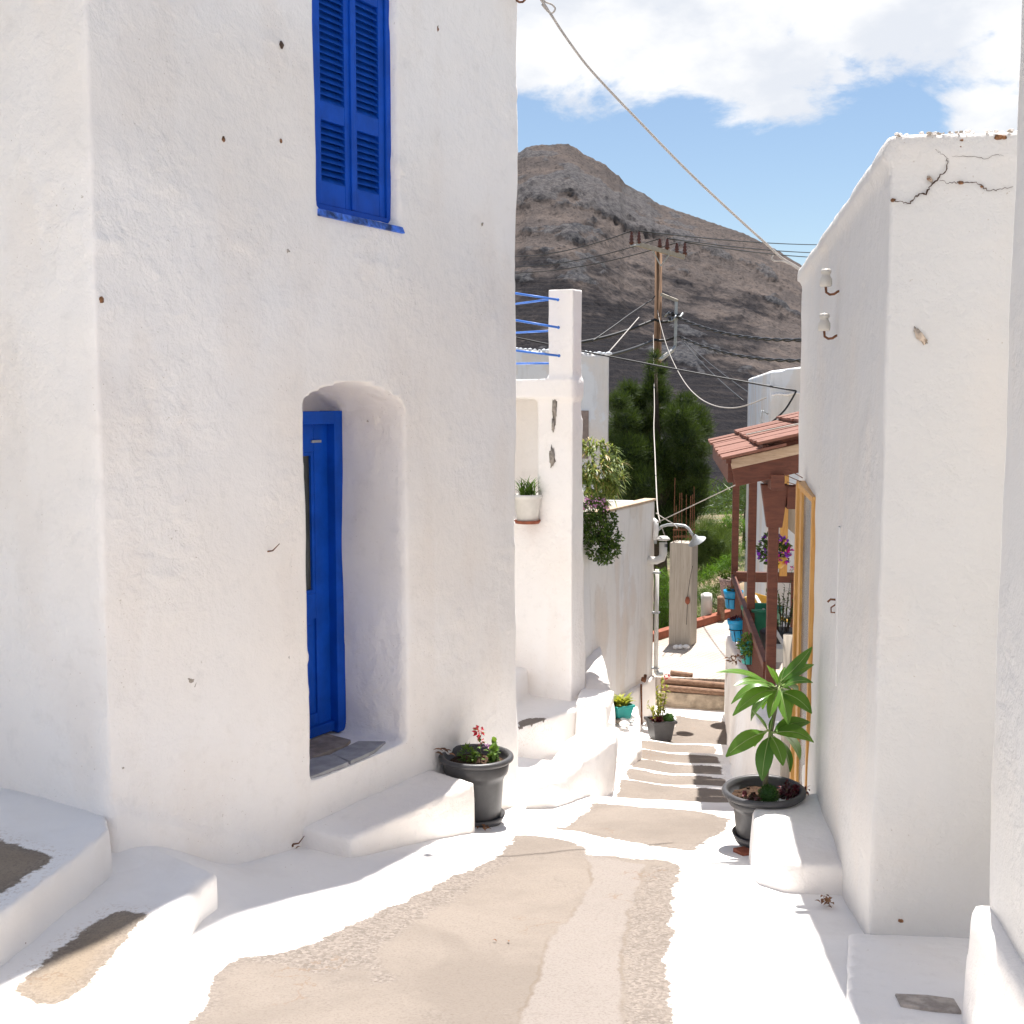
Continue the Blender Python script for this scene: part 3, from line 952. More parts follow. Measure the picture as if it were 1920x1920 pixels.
def insulator(parent, loc, rz, sc=1.0):
    """porcelain knob on a bent iron hook, wall at +y"""
    root = MB()
    root.lathe([(.0, .055), (.022, .055), (.030, .045), (.028, .032), (.022, .026), (.026, .012), (.034, .0), (.036, -.03), (.030, -.042), (.012, -.045), (0, -.045)], (0, 0, 0), 20)
    o = root.build('insulator', M['porcelain'], parent, smooth=True, local=True)
    o.location = loc; o.rotation_euler = (0, 0, rz); o.scale = (sc,) * 3
    h = MB().tube([(0, 0, -.04), (0, .004, -.075), (0, .024, -.088), (0, .048, -.085), (0, .066, -.072), (0, .088, -.066)], .007, 8)
    h.build('hook', M['rust'], o, smooth=True, local=True)
    return o


ix, iz = fac(966, 14)
insulator(lh, (-.015, -.085, 4.99), 0, 1.1)
# rusty stubs and holes left in the wall
for px, py, r, L in ((528, 84, .016, .012), (820, 54, .018, .02), (419, 262, .012, .008), (527, 264, .010, .008), (497, 1036, .008, .07), (549, 1585, .008, .05), (190, 562, .012, .01), (540, 1232, .016, .006), (300, 321, .006, .005)):
    x, z = fac(px, py)
    mb = MB().blob((x, 0, z), (r, .5 * r, r * 1.2), 2, .5, 3, px)
    if L > .03:
        mb.tube([(x, .02, z), (x + .02, -L * .5, z + .01), (x + .05, -L * .8, z + .045)], .006, 6, .002)
    mb.build('rusty_stub', M['rust'] if L > .012 else M['crack'] if r > .014 else M['dirt'], lh, smooth=True, local=True)

for px, py, rx_, rz_ in ((359, 1274, .028, .018), (366, 1283, .012, .016), (495, 1353, .012, .030), (474, 1368, .008, .014), (540, 1229, .012, .016), (541, 1356, .014, .010), (193, 1105, .018, .012), (300, 322, .010, .005),
                         (293, 279, .020, .004), (365, 412, .008, .016), (402, 455, .004, .012), (540, 470, .012, .010), (860, 1290, .010, .006), (905, 420, .006, .010), (880, 150, .006, .014), (690, 790, .006, .005), (230, 1440, .012, .006), (420, 1560, .018, .005), (330, 1545, .014, .006)):
    x, z = fac(px, py)
    if -3.58 < x < -.02: MB().blob((x, 0.002, z), (rx_, .006, rz_), 2, 1.2, 3.5, px).build('plaster_chip', M['chip'], lh, smooth=True, local=True)

# ================================================================== RIGHT HOUSE
N0 = Vector((1.547, 4.93, 0)); NZ = radians(82)
NX = Vector((cos(NZ), sin(NZ), 0)); NY = Vector((-sin(NZ), cos(NZ), 0))


def rfac(px, py, out=0):
    p = onplane(px, py, N0 + NY * out, NY)
    return (p - N0).dot(NX), p.z


rh = thing('white_house', 'low whitewashed house with cracked front wall and yellow window frame on the right', 'house', N0, NZ)
LR = 3.5
mb = MB()
mb.hexa([(0, -3, -1.3), (LR, -3, -1.3), (LR, 0, -1.3), (0, .0, -1.3)], [(.0, -3, 3.285), (LR, -3, 3.14), (LR, 0, 3.14), (.0, 0, 3.285)])
mb.hexa([(-.012, -3, 3.19), (LR + .03, -3, 3.05), (LR + .03, .032, 3.05), (-.012, .034, 3.19)], [(-.005, -3, 3.29), (LR + .03, -3, 3.145), (LR + .03, .026, 3.145), (-.005, .022, 3.29)])
mb.hexa([(-.05, -.5, -1.3), (LR, -.5, -1.3), (LR, .05, -1.3), (-.02, .03, -1.3)], [(0, -.5, .3), (LR, -.5, .2), (LR, .0, .2), (0, .0, .3)])
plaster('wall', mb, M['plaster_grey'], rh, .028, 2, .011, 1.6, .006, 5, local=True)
# raised conduit under whitewash
xc, _ = rfac(1573, 1000)
mb = MB().box(xc - .03, xc + .03, -.02, .006, .70, 1.55)
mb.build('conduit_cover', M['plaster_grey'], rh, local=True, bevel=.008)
# ragged broken coping along the top
for k in range(120):
    q = random.random(); alongfront = k < 80
    r = random.uniform(.004, .011)
    p = (random.uniform(-.02, .03), -random.uniform(0, 1.1), 3.286) if alongfront else (random.uniform(0, LR), -random.uniform(.01, .06), 0)
    if not alongfront: p = (p[0], p[1], 3.280 - .145 * p[0] / LR)
    MB().blob(p, (r * 1.5, r * 1.3, r * .8), 1, .6, 2, k).build('coping_stone', M['plaster'] if k % 2 else M['chip'], rh, smooth=False, local=True)
# cracks
def crack(pts, w, mat='crack'):
    """thin ragged crack line on the front face (x = 0 plane)"""
    P = []
    for px, py in pts:
        p = onplane(px, py, N0, NX); d = p - N0
        P.append((d.dot(NY), d.z))
    Q = []
    for i in range(len(P) - 1):
        for k in range(4):
            tt = k / 4
            Q.append((P[i][0] + (P[i + 1][0] - P[i][0]) * tt + random.uniform(-.004, .004), P[i][1] + (P[i + 1][1] - P[i][1]) * tt + random.uniform(-.004, .004)))
    Q.append(P[-1])
    mb = MB(); n = len(Q)
    mb.tube([(-.012, a, b__) for a, b__ in Q], lambda t: w * .8 * (.35 + .65 * sin(pi * min(1, t * .98 + .01))) * random.uniform(.6, 1.3), 5)
    mb.build('crack', M[mat], rh, local=True)


crack([(1672, 377), (1690, 380), (1706, 382), (1713, 371), (1722, 366), (1736, 364), (1742, 351), (1750, 343), (1760, 333), (1772, 320), (1776, 306), (1774, 299)], .0042)
crack([(1776, 299), (1768, 293), (1758, 286), (1752, 281)], .0016)
crack([(1762, 339), (1776, 345), (1790, 343), (1800, 344), (1812, 342), (1826, 342), (1838, 349), (1850, 357), (1866, 358), (1880, 354), (1898, 351)], .0026)
crack([(1782, 296), (1800, 293), (1822, 296), (1845, 298), (1870, 292), (1880, 294)], .0012)
for px, py, r in ((1674, 376, .012), (1801, 343, .012), (1872, 258, .02), (1881, 258, .014), (1802, 264, .01), (1800, 276, .008), (1742, 336, .010), (1840, 350, .008), (1688, 1452 + 274, .012)):
    p = onplane(px, py, N0, NX); d = p - N0
    MB().blob((-.004, d.dot(NY), d.z), (.010, r * .95, r * .6), 2, .5, 3, px).build('chipped_hole', M['dirt'], rh, smooth=True, local=True)
for px, py, rx, rz_ in ((1725, 630, .022, .030), (1743, 336, .014, .010)):
    p = onplane(px, py, N0, NX); d = p - N0
    mb = MB().blob((0, 0, 0), (.007, rx * .55, rz_ * 1.2), 3, 1.0, 4, px)
    o = mb.build('bare_plaster_patch', M['palewood'] if False else m_plain('bare_render', (.55, .45, .36), .9, .2, 30, .003), rh, smooth=True, local=True)
    o.location = (-.006, d.dot(NY), d.z); o.rotation_euler = (radians(-38), 0, 0)
for px, py in ((1549, 530), (1546, 613)):
    x, z = rfac(px, py, .07)
    insulator(rh, (x, .072, z + .02), pi, .95)
# hook and small bits
x, z = rfac(1568, 1125)
mb = MB().tube([(x, -.02, z), (x, .03, z + .003), (x + .0, .045, z - .012)], .006, 6)
mb.tube([(x + .02, .004, z - .03), (x + .05, .02, z - .05), (x + .04, .02, z - .075), (x + .01, .006, z - .07)], .004, 6)
mb.build('wall_hook', M['rust'], rh, smooth=True, local=True)
# varnished window frame standing proud of the side wall
xn, _ = rfac(1528, 1100); xf, _ = rfac(1508, 1100)
xn, xf = 2.42, 2.96
mb = MB()
mb.box(xf - .02, xf + .05, -.02, .060, -.5, 1.665); mb.box(xn - .05, xn, -.02, .022, -.5, 1.60)
mb.hexa([(xn - .05, -.02, 1.58), (xf + .05, -.02, 1.64), (xf + .05, .055, 1.64), (xn - .05, .02, 1.58)], [(xn - .05, -.02, 1.62), (xf + .05, -.02, 1.68), (xf + .05, .058, 1.68), (xn - .05, .022, 1.62)])
wfr = mb.build('window_frame', M['yellowwood'], rh, local=True, bevel=.004)
MB().hexa([(xn, .005, -.5), (xf - .02, .02, -.5), (xf - .02, .028, -.5), (xn, .012, -.5)], [(xn, .005, 1.6), (xf - .02, .02, 1.64), (xf - .02, .028, 1.64), (xn, .012, 1.6)]).build('window_pane', m_plain('grey_window_pane', (.16, .18, .20), .2, .25, 2, 0, 0, .6), wfr, local=True)
mb = MB()
mb.hexa([(xf - .20, .022, -.5), (xf - .12, .028, -.5), (xf - .12, .045, -.5), (xf - .20, .04, -.5)], [(xf - .14, .022, 1.63), (xf - .06, .028, 1.63), (xf - .06, .045, 1.63), (xf - .14, .04, 1.63)])
mb.build('window_sash', M['yellowwood'], wfr, local=True, bevel=.003)
for k, (dy, dz) in enumerate(((.09, .05), (.12, .02), (.10, -.03))):
    MB().tube([(xf, .02, 1.70 + k * -.03), (xf + .03, .02 + dy, 1.70 + dz)], .003, 5).build('nail', M['rust'], rh, local=True)
MB().tube([(3.42, .045, .55), (3.42, .045, -.62)], .04, 10).build('downpipe', M['concrete'], rh, smooth=True, local=True)
# masonry ledge at the foot of the side wall
mb = MB()
top = [(1.42, 6.68), (1.365, 6.5), (1.30, 6.12), (1.29, 5.92), (1.38, 5.76), (1.8, 5.68), (2.05, 6.9), (1.66, 6.80)]
bot = [(1.37, 6.70), (1.30, 6.5), (1.225, 6.10), (1.215, 5.86), (1.34, 5.66), (1.8, 5.58), (2.05, 6.95), (1.64, 6.83)]
n = len(top)
mb.add([(*p, -1.0) for p in bot] + [(p[0], p[1], -.105) for p in top], [tuple(range(n)), tuple(range(2 * n - 1, n - 1, -1))] + [(i, i + n, (i + 1) % n + n, (i + 1) % n) for i in range(n)])
Rinv = (Matrix.Translation(N0) @ Matrix.Rotation(NZ, 4, 'Z')).inverted()
mb.v = [tuple(Rinv @ Vector(p)) for p in mb.v]
plaster('masonry_ledge', mb, M['plaster_clean'], rh, .022, 6, .010, 3, .004, 9, local=True)
# low plinth in front of the front wall with a bare stone let in
pts = [Vector((1.465, 4.97, 0)), Vector((1.19, 4.02, 0)), Vector((1.1, 3.6, 0)), Vector((2.2, 3.4, 0)), Vector((2.3, 4.97, 0))]
mb = MB(); n = len(pts)
pl = [Rinv @ p for p in pts]
mb.add([(p.x, p.y, -1) for p in pl] + [(p.x, p.y, -.10 + .165 * (4.97 - q.y)) for p, q in zip(pl, pts)], [tuple(range(n - 1, -1, -1)), tuple(range(n, 2 * n))] + [(i, (i + 1) % n, (i + 1) % n + n, i + n) for i in range(n)])
plaster('plinth', mb, M['plaster_clean'], rh, .022, 4, .006, 3, .003, 9, local=True)
mb = MB(); n = 6
P = [onz(px, py, .0) for px, py in ((1677, 1884), (1688, 1915), (1750, 1927), (1802, 1934), (1788, 1898), (1738, 1888))]
tops = []
for p in P:
    zz = -.10 + .165 * (4.97 - p.y) + .010; tops.append(onz(p.x / p.y * FPX + 960, 0, 0) if False else Vector((p.x, p.y, zz)))
lp = [Rinv @ p for p in tops]
mb.add([(p.x, p.y, p.z - .06) for p in lp] + [tuple(p) for p in lp], [tuple(range(n)), tuple(range(2 * n - 1, n - 1, -1))] + [(i, (i + 1) % n, (i + 1) % n + n, i + n) for i in range(n)])
mb.build('bare_stone', M['patchstone'], rh, local=True, bevel=.006)

# ================================================================== NEAREST WALL AT RIGHT EDGE
Q0 = uv(1.066, 4.09)
nh = thing('white_house', 'plain whitewashed wall with a low plinth at the right edge of the view', 'house', Q0, -AL)
mb = MB().box(0, 2.5, -3.5, 0, -1, 5.2)
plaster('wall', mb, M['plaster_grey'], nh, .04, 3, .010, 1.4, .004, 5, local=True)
mb = MB().hexa([(-.10, -3.5, -1), (2.5, -3.5, -1), (2.5, .05, -1), (-.10, .05, -1)], [(-.055, -3.5, .52), (2.5, -3.5, .52), (2.5, .02, .49), (-.055, .02, .49)])
plaster('plinth', mb, M['plaster_clean'], nh, .03, 4, .008, 2, .003, 7, local=True)

bounce_house = thing('white_house', 'added unseen whitewashed house behind the viewpoint that bounces sunlight onto the shaded walls', 'house', (-5.2, -3.2, 1.2), radians(-25))  # unseen house added to bounce sunlight onto the shaded left walls
mb = MB(); mb.box(-3.2, 3.0, -3, 0, -1.5, 4.2); plaster('wall', mb, M['plaster'], bounce_house, .09, 1, .010, 1.4, .004, 5, local=True)
MB().box(-.5, .45, -.02, .03, .1, 2.1).build('door', M['blue'], bounce_house, local=True, bevel=.01)

# ================================================================== HOUSE WITH BALCONY (second on the left)
B0 = Vector((.592, 11.6, 0))
bh = thing('white_house', 'whitewashed house with balcony pillar and blue rails beyond the tall house', 'house', B0, RZ)
mb = MB()
mb.box(0, .20, 0, .275, 2.3, 3.30)                      # balcony pillar
mb.box(-.03, .22, -.025, 3.2, 2.25, 2.43); mb.box(.2, 1.45, .95, 3.2, 2.27, 2.42)               # balcony slab
mb.hexa([(0, -.0, -1.6), (.36, -.0, -1.6), (.30, .40, -1.6), (0, .40, -1.6)], [(0, 0, 2.3), (.20, 0, 2.3), (.20, .40, 2.3), (0, .40, 2.3)])                       # column
mb.box(0.0, .40, .36, 3.2, -1.6, .99)                   # wall below the opening
mb.box(1.45, 1.7, .95, 3.2, -1.6, 2.3)                   # inner wall in the shade
mb.box(.2, 1.5, .95, 3.2, .75, .95); mb.box(.1, .5, .36, 3.2, .75, .98)                      # floor of the loggia
plaster('wall', mb, M['plaster'], bh, .03, 2, .010, 2, .004, 6, local=True)
for k, (z0, dz, r) in enumerate(((2.16, .26, .020), (1.98, .12, .014), (1.66, .17, .022))):
    mb = MB()
    mb.blob((-.004, .20 + .012 * k, z0), (.012, r * 1.1, dz * .5), 3, 1.1, 5, k * 3 + 1)
    mb.build('peeled_patch', m_plain('bare_grey_render', (.36, .32, .28), .95, .25, 30, .004), bh, smooth=True, local=True)
# ledge and block at the foot, towards the alley
Binv = (Matrix.Translation(B0) @ Matrix.Rotation(RZ, 4, 'Z')).inverted()


def wprism(mb, poly, z0, z1, inv, taper=0):
    c = Vector((sum(p[0] for p in poly) / len(poly), sum(p[1] for p in poly) / len(poly)))
    n = len(poly)
    lo = [inv @ Vector((p[0], p[1], z0)) for p in poly]
    hi = [inv @ Vector((p[0] + (c.x - p[0]) * taper, p[1] + (c.y - p[1]) * taper, z1 if not isinstance(z1, (list, tuple)) else z1[i])) for i, p in enumerate(poly)]
    return mb.add([tuple(p) for p in lo + hi], [tuple(range(n - 1, -1, -1)), tuple(range(n, 2 * n))] + [(i, (i + 1) % n, (i + 1) % n + n, i + n) for i in range(n)])


mb = MB()
wprism(mb, [(-.05, 10.5), (.66, 11.36), (.80, 11.9), (.2, 12.3), (-1.2, 12.6), (-1.6, 11.2)], -1.8, -.78, Binv)
wprism(mb, [(-.30, 10.95), (.02, 11.32), (.20, 12.0), (-1.0, 12.6), (-1.3, 11.6)], -1.8, -.50, Binv)
bp = [onz(px, py, -.78) for px, py in ((970, 1352), (990, 1346), (1015, 1345), (1030, 1349), (1012, 1356), (985, 1364), (968, 1366))]
lg = plaster('ledge', mb, M['ground'], bh, .026, 4, .012, 2.5, .004, 8, local=True)
set_bare(lg.data, [bp], Matrix.Translation(B0) @ Matrix.Rotation(RZ, 4, 'Z'))
mb = MB()
wprism(mb, [(.60, 11.22), (.92, 11.10), (1.05, 11.75), (.70, 11.95)], -1.8, -.70, Binv, .06)
plaster('corner_block', mb, M['plaster_clean'], bh, .022, 4, .01, 3, .004, 8, local=True)
# sloping banister swelling down beside the column
mb = MB()
sec = [(.70, .25, 13.4, -.31), (.72, .26, 12.6, -.48), (.74, .28, 11.95, -.65), (.76, .26, 11.5, -.77), (.80, .20, 11.2, -.86)]
for (xa_, w1, ya, za), (xb_, w2, yb, zb) in zip(sec[:-1], sec[1:]):
    q = [Vector((xb_, yb, 0)), Vector((xb_ + w2, yb, 0)), Vector((xa_ + w1, ya + .02, 0)), Vector((xa_, ya + .02, 0))]
    zs = (zb, zb - .03, za - .03, za)
    lo = [Binv @ Vector((p.x, p.y, -1.8)) for p in q]; hi = [Binv @ Vector((p.x, p.y, z)) for p, z in zip(q, zs)]
    mb.hexa([tuple(p) for p in lo], [tuple(p) for p in hi])
plaster('banister', mb, M['plaster_clean'], bh, .026, 5, .022, 2.5, .006, 8, local=True)
# blue rails: two runs meeting at the pillar
for (xa_, ya, xb_, yb) in ((966, 550, 1046, 562), (966, 600, 1047, 614), (966, 658, 1048, 667)):
    p = at(xb_, yb, 11.57); q = at(xa_ - 20, ya - 3, 11.75)
    mb = MB().tube([Binv @ q, Binv @ p], .011, 8).blob(Binv @ p, .016, 2, 0)
    mb.build('rail', M['blue_rail'], bh, smooth=True, local=True)
for (xa_, ya, xb_, yb) in ((950, 572, 1036, 561), (950, 625, 1036, 620), (950, 682, 1036, 681)):
    p = at(xb_, yb, 11.85); q = at(xa_, ya, 13.6)
    MB().tube([Binv @ q, Binv @ p], .011, 8).build('rail', M['blue_rail'], bh, smooth=True, local=True)

# ---- low whitewashed parapet beside the first stairs
mb = MB()
I4 = Matrix.Identity(4)
wprism(mb, [(.08, 8.12), (.31, 8.17), (.80, 8.99), (.84, 9.30), (.70, 9.40), (.46, 9.10)], -1.7,
       (-.53, -.47, -.40, -.40, -.41, -.42), I4)
o = plaster('parapet_wall', mb, M['plaster_clean'], None, .022, 5, .022, 3.0, .006, 9)
tag(o, 'low sunlit whitewashed parapet wall at the head of the stairs', 'wall')
# ---- low plinth with loose stones beside the stairs
mb = MB()
wprism(mb, [(.84, 11.0), (1.08, 10.7), (1.24, 11.0), (1.33, 12.2), (1.0, 12.4)], -2.0, (-1.0, -1.12, -1.05, -.98, -.96), I4)
o = plaster('planter_wall', mb, M['plaster'], None, .022, 5, .02, 4, .008, 10)
tag(o, 'rough low whitewashed planter wall holding the teal pot', 'wall')
for k in range(9):
    px, py = random.uniform(1160, 1186), random.uniform(1346, 1362)
    p = onz(px, py, -1.0); r = random.uniform(.02, .042)
    o = MB().blob((0, 0, 0), (r * 1.3, r, r * .75), 2, .35, 2.5, k).build('stone', M['stone_brown'] if k % 2 else M['plaster_old'], smooth=True)
    o.location = (p.x, p.y, -.985); tag(o, 'loose rounded stone lying on the low planter wall', 'stone', 'loose stones on the planter wall')

# ================================================================== COURTYARD BUILDING with weathered wall
K0 = Vector((1.754, 14.5, 0)); KZ = radians(90 - 24.8)
ch = thing('courtyard_building', 'low building with weathered streaky white wall and drainpipe beside the stairs', 'building', K0, KZ)
mb = MB()
mb.box(-3.0, 0, 0, .12, -1.6, 1.0); mb.box(-.12, 0, 0, 2.2, -1.6, .995); mb.box(-3.0, 0, 2.08, 2.2, -1.6, .99); mb.box(-3.0, -.01, .05, 2.15, -1.6, .80)
plaster('wall', mb, M['plaster_old'], ch, .03, 1, .006, 2, .003, 7, local=True)
mb = MB()
mb.hexa([(-3.0, -.07, -2.2), (.02, -.06, -2.2), (.02, .5, -2.2), (-3.0, .5, -2.2)], [(-3.0, -.05, -1.20), (.01, -.045, -1.18), (.01, .5, -1.18), (-3.0, .5, -1.2)])
plaster('plinth', mb, M['plaster_clean'], ch, .03, 2, .012, 2.5, .005, 8, local=True)
MB().box(-3.02, .015, -.018, .135, 1.0, 1.025).build('coping', M['palewood'], ch, local=True, bevel=.006)
Kinv = (Matrix.Translation(K0) @ Matrix.Rotation(KZ, 4, 'Z')).inverted()
mb = MB().tube([(-.02, -.05, -1.14), (-.02, -.05, .15)], .028, 10)
dp = mb.build('drainpipe', M['whiteplastic'], ch, smooth=True, local=True)
for z in (-1.10, -.4, .1): MB().box(-.055, .015, -.085, .01, z, z + .02).build('pipe_clip', M['steel'], dp, local=True)
MB().tube([(-.02, -.05, -1.12), (-.01, -.07, -1.16), (.06, -.10, -1.17)], .03, 10).build('pipe_elbow', M['steel'], dp, smooth=True, local=True)
p = onplane(1196, 1275, K0, EY); mb = MB().tube([(-.62, -.06, -1.16), (-.62, -.075, -1.75)], .012, 8)
mb.build('thin_pipe', M['rust'], ch, smooth=True, local=True)
mb = MB().blob((-.62, -.09, -1.1), (.05, .03, .03), 2, .3).tube([(-.68, -.10, -1.07), (-.62, -.10, -1.12), (-.58, -.10, -1.05)], .02, 8); mb.build('tap', M['rust'], ch, smooth=True, local=True)
# vent pipe with cap
vp = MB().tube([(-.22, .05, .285), (-.20, -.10, .285), (-.15, -.15, .31), (-.13, -.16, .36), (-.13, -.16, .50)], .048, 14)
vo = vp.build('vent_pipe', M['whiteplastic'], ch, smooth=True, local=True)
MB().lathe([(0, .05), (.05, .045), (.08, .02), (.085, .0), (.05, -.01), (0, -.01)], (-.13, -.16, .535), 20).build('vent_cap', M['whiteplastic'], vo, smooth=True, local=True)
for k in range(4):
    a = -pi / 2 + (k - 1.5) * .5
    MB().box(-.008, .008, -.003, .003, -.02, .02).build('vent_slot', M['cable_k'], vo, local=True).location = (-.13 + .049 * cos(a), -.16 + .049 * sin(a), .47)
# second old vent stub above
MB().tube([(-.05, -.03, .52), (-.05, -.04, .66), (-.03, -.03, .74), (.0, .02, .76)], .035, 10).build('vent_stub', M['plaster_old'], ch, smooth=True, local=True)

# ================================================================== REAR LEFT HOUSE
G0 = at(1141, 755, 18.0); G0.z = 0
gh = thing('white_house', 'bluish white house behind the balcony with a ragged roof edge', 'house', G0, radians(87))
mb = MB()
mb.hexa([(0, 0, -3.6), (5, 0, -3.6), (5, 6, -3.6), (0, 6, -3.6)], [(0, 0, 2.93), (5, 0, 2.9), (5, 6, 3.2), (0, 6, 3.25)])
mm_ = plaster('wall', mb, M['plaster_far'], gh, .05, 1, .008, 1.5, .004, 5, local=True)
for k in range(26):
    r = random.uniform(.02, .04)
    MB().blob((random.uniform(0, .05), k * .07, 2.94 + k * .0036), (r, r * 1.4, r * .8), 1, .5, 2, k).build('coping_stone', M['plaster_far'], gh, local=True)
mb = MB().box(-.02, .05, .30, .52, 1.35, 2.08); mb.build('niche_shutter', m_plain('grey_brown_shutter', (.24, .19, .17), .8, .15, 12, .002), gh, local=True, bevel=.005)

# ================================================================== FAR RIGHT HOUSE behind the porch
W0 = at(1443, 755, 15.6); W0.z = 0
wh = thing('white_house', 'small white house behind the timber porch with ragged roof edge', 'house', W0, -AL)
mb = MB().hexa([(0, 0, -1.4), (4, 0, -1.4), (4, 5, -1.4), (0, 5, -1.4)], [(0, 0, 2.62), (4, 0, 3.1), (4, 5, 3.1), (0, 5, 2.62)])
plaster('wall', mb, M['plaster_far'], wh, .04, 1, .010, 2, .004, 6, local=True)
mb = MB()
for k in range(14): mb.blob((.05 + k * .035, -.01, 2.30 + .03 * (k / 13) + .008 * sin(k)), (.028, .02, .016), 1, .4, 2, k)
mb.build('mortar_line', M['plaster'], wh, local=True)
# bracket on its corner and a broken concrete corbel under the eaves
MB().tube([(-.02, -.03, 2.05), (-.10, -.05, 2.10), (-.12, -.05, 1.95), (-.03, -.04, 1.90), (-.06, -.05, 1.85)], .012, 6).build('bracket', M['steel'], wh, smooth=True, local=True)
p = at(1480, 960, 14.0)
cb = MB()
wl = Matrix.Translation(W0) @ Matrix.Rotation(-AL, 4, 'Z')
q = wl.inverted() @ p
cb.hexa([(q.x - .06, q.y, q.z - .16), (q.x + .25, q.y, q.z - .42), (q.x + .25, q.y + .4, q.z - .42), (q.x - .06, q.y + .4, q.z - .16)], [(q.x - .16, q.y, q.z + .06), (q.x + .25, q.y, q.z + .22), (q.x + .25, q.y + .4, q.z + .22), (q.x - .16, q.y + .4, q.z + .06)])
cb.build('concrete_corbel', M['concrete'], wh, local=True, bevel=.01)
q = wl.inverted() @ at(1472, 915, 13.9)
MB().box(q.x - .045, q.x + .045, q.y, q.y + .09, q.z - 1.05, q.z + .5).build('yellow_post', M['yellowwood'], wh, local=True, bevel=.005)

# ================================================================== TIMBER PORCH
P0 = uv(.75, 9.4); P0.z = -.8
po = thing('timber_porch', 'red stained timber porch with plank roof beyond the right house', 'porch', P0, -AL)
def PL(u, v, z): return (u - .75, v - 9.4, z + .8)


MB().box(*[a for q in zip(PL(.62, 8.9, -1.9), PL(3.0, 14.7, -.78)) for a in q]).build('porch_floor', M['concrete'], po, local=True)
for (u, v, w) in ((.755, 9.5, .08), (.745, 12.0, .08), (.70, 14.5, .08)):
    a = Vector(PL(u, v, -.78)); b_ = Vector(PL(u, v, 1.55))
    MB().bar(a, b_, w, w, (1, 0, 0)).build('post', M['redwood'], po, local=True, bevel=.008)
# capital on the near post, corbel block, beams
MB().hexa([PL(.70, 9.45, 1.22), PL(.82, 9.45, 1.22), PL(.82, 9.56, 1.22), PL(.70, 9.56, 1.22)], [PL(.65, 9.43, 1.56), PL(.86, 9.43, 1.56), PL(.86, 9.58, 1.56), PL(.65, 9.58, 1.56)]).build('post_capital', M['redwood'], po, local=True, bevel=.006)
MB().box(*[a for q in zip(PL(.85, 9.42, 1.37), PL(1.02, 9.60, 1.55)) for a in q]).build('corbel', M['redwood'], po, local=True, bevel=.006)
MB().bar(PL(.75, 9.1, 1.60), PL(.72, 14.6, 1.60), .10, .12).build('beam', M['redwood'], po, local=True, bevel=.006)
RS = .235       # roof slope
def RZf(u): return 1.775 + (u - .34) * RS


MB().bar(PL(.42, 9.18, RZf(.42) - .15), PL(1.9, 9.18, RZf(1.9) - .15), .05, .17).build('fascia', M['redwood'], po, local=True, bevel=.005)
MB().bar(PL(.40, 9.14, RZf(.40) - .055), PL(1.9, 9.14, RZf(1.9) - .055), .04, .075).build('eaves_strip', M['palewood'], po, local=True, bevel=.004)
MB().bar(PL(.40, 9.2, RZf(.40) - .12), PL(.40, 13.3, RZf(.4) - .12), .04, .16).build('fascia', M['redwood'], po, local=True, bevel=.005)
for v in (10.4, 11.6, 12.9): MB().bar(PL(.42, v, RZf(.42) - .11), PL(2.0, v, RZf(2.0) - .11), .06, .12).build('rafter', M['redwood'], po, local=True, bevel=.005)
for (ua, ub, lift) in ((.33, .80, 0), (.60, 1.24, .045), (1.05, 1.8, .09)):
    nb = 17
    for k in range(nb):
        v0 = 9.02 + k * 4.25 / nb; v1 = v0 + 4.25 / nb - .012
        j = random.uniform(-.006, .006); e = random.uniform(-.012, .012)
        mb = MB().hexa([PL(ua + e, v0, RZf(ua) + lift + j), PL(ub, v0, RZf(ub) + lift + j), PL(ub, v1, RZf(ub) + lift + j), PL(ua + e, v1, RZf(ua) + lift + j)],
                       [PL(ua + e, v0, RZf(ua) + lift + .022 + j), PL(ub, v0, RZf(ub) + lift + .022 + j), PL(ub, v1, RZf(ub) + lift + .022 + j), PL(ua + e, v1, RZf(ua) + lift + .022 + j)])
        mb.build('roof_plank', M['roofwood'], po, local=True, bevel=.003)
    MB().bar(PL(ua + .05, 9.06, RZf(ua + .05) + lift - .025), PL(ua + .05, 13.2, RZf(ua + .05) + lift - .025), .04, .035).build('batten', M['redwood'], po, local=True)
# railing: along the alley and across the far end
MB().bar(PL(.72, 9.5, .10), PL(.68, 14.4, .10), .05, .07).build('handrail', M['redwood'], po, local=True, bevel=.005)
MB().bar(PL(.68, 14.3, .12), PL(2.2, 14.3, .12), .07, .12).build('handrail', M['redwood'], po, local=True, bevel=.005)
MB().bar(PL(1.40, 14.28, -.78), PL(1.40, 14.28, .08), .09, .09, (1, 0, 0)).build('rail_post', M['redwood'], po, local=True, bevel=.005)
MB().bar(PL(.715, 9.5, -.28), PL(.68, 14.4, -.46), .04, .05).build('lower_rail', M['redwood'], po, local=True, bevel=.004)
balm = MB().box(-.018, .018, -.018, .018, 0, 1).mesh('baluster', M['redwood'])
for k in range(44):
    v = 9.62 + k * .108
    zb = -.28 - .18 * (v - 9.5) / 4.9
    inst(balm, 'baluster', po, PL(.72 - .04 * (v - 9.5) / 4.9, v, zb), (0, 0, 0), (1, 1, .07 - zb))
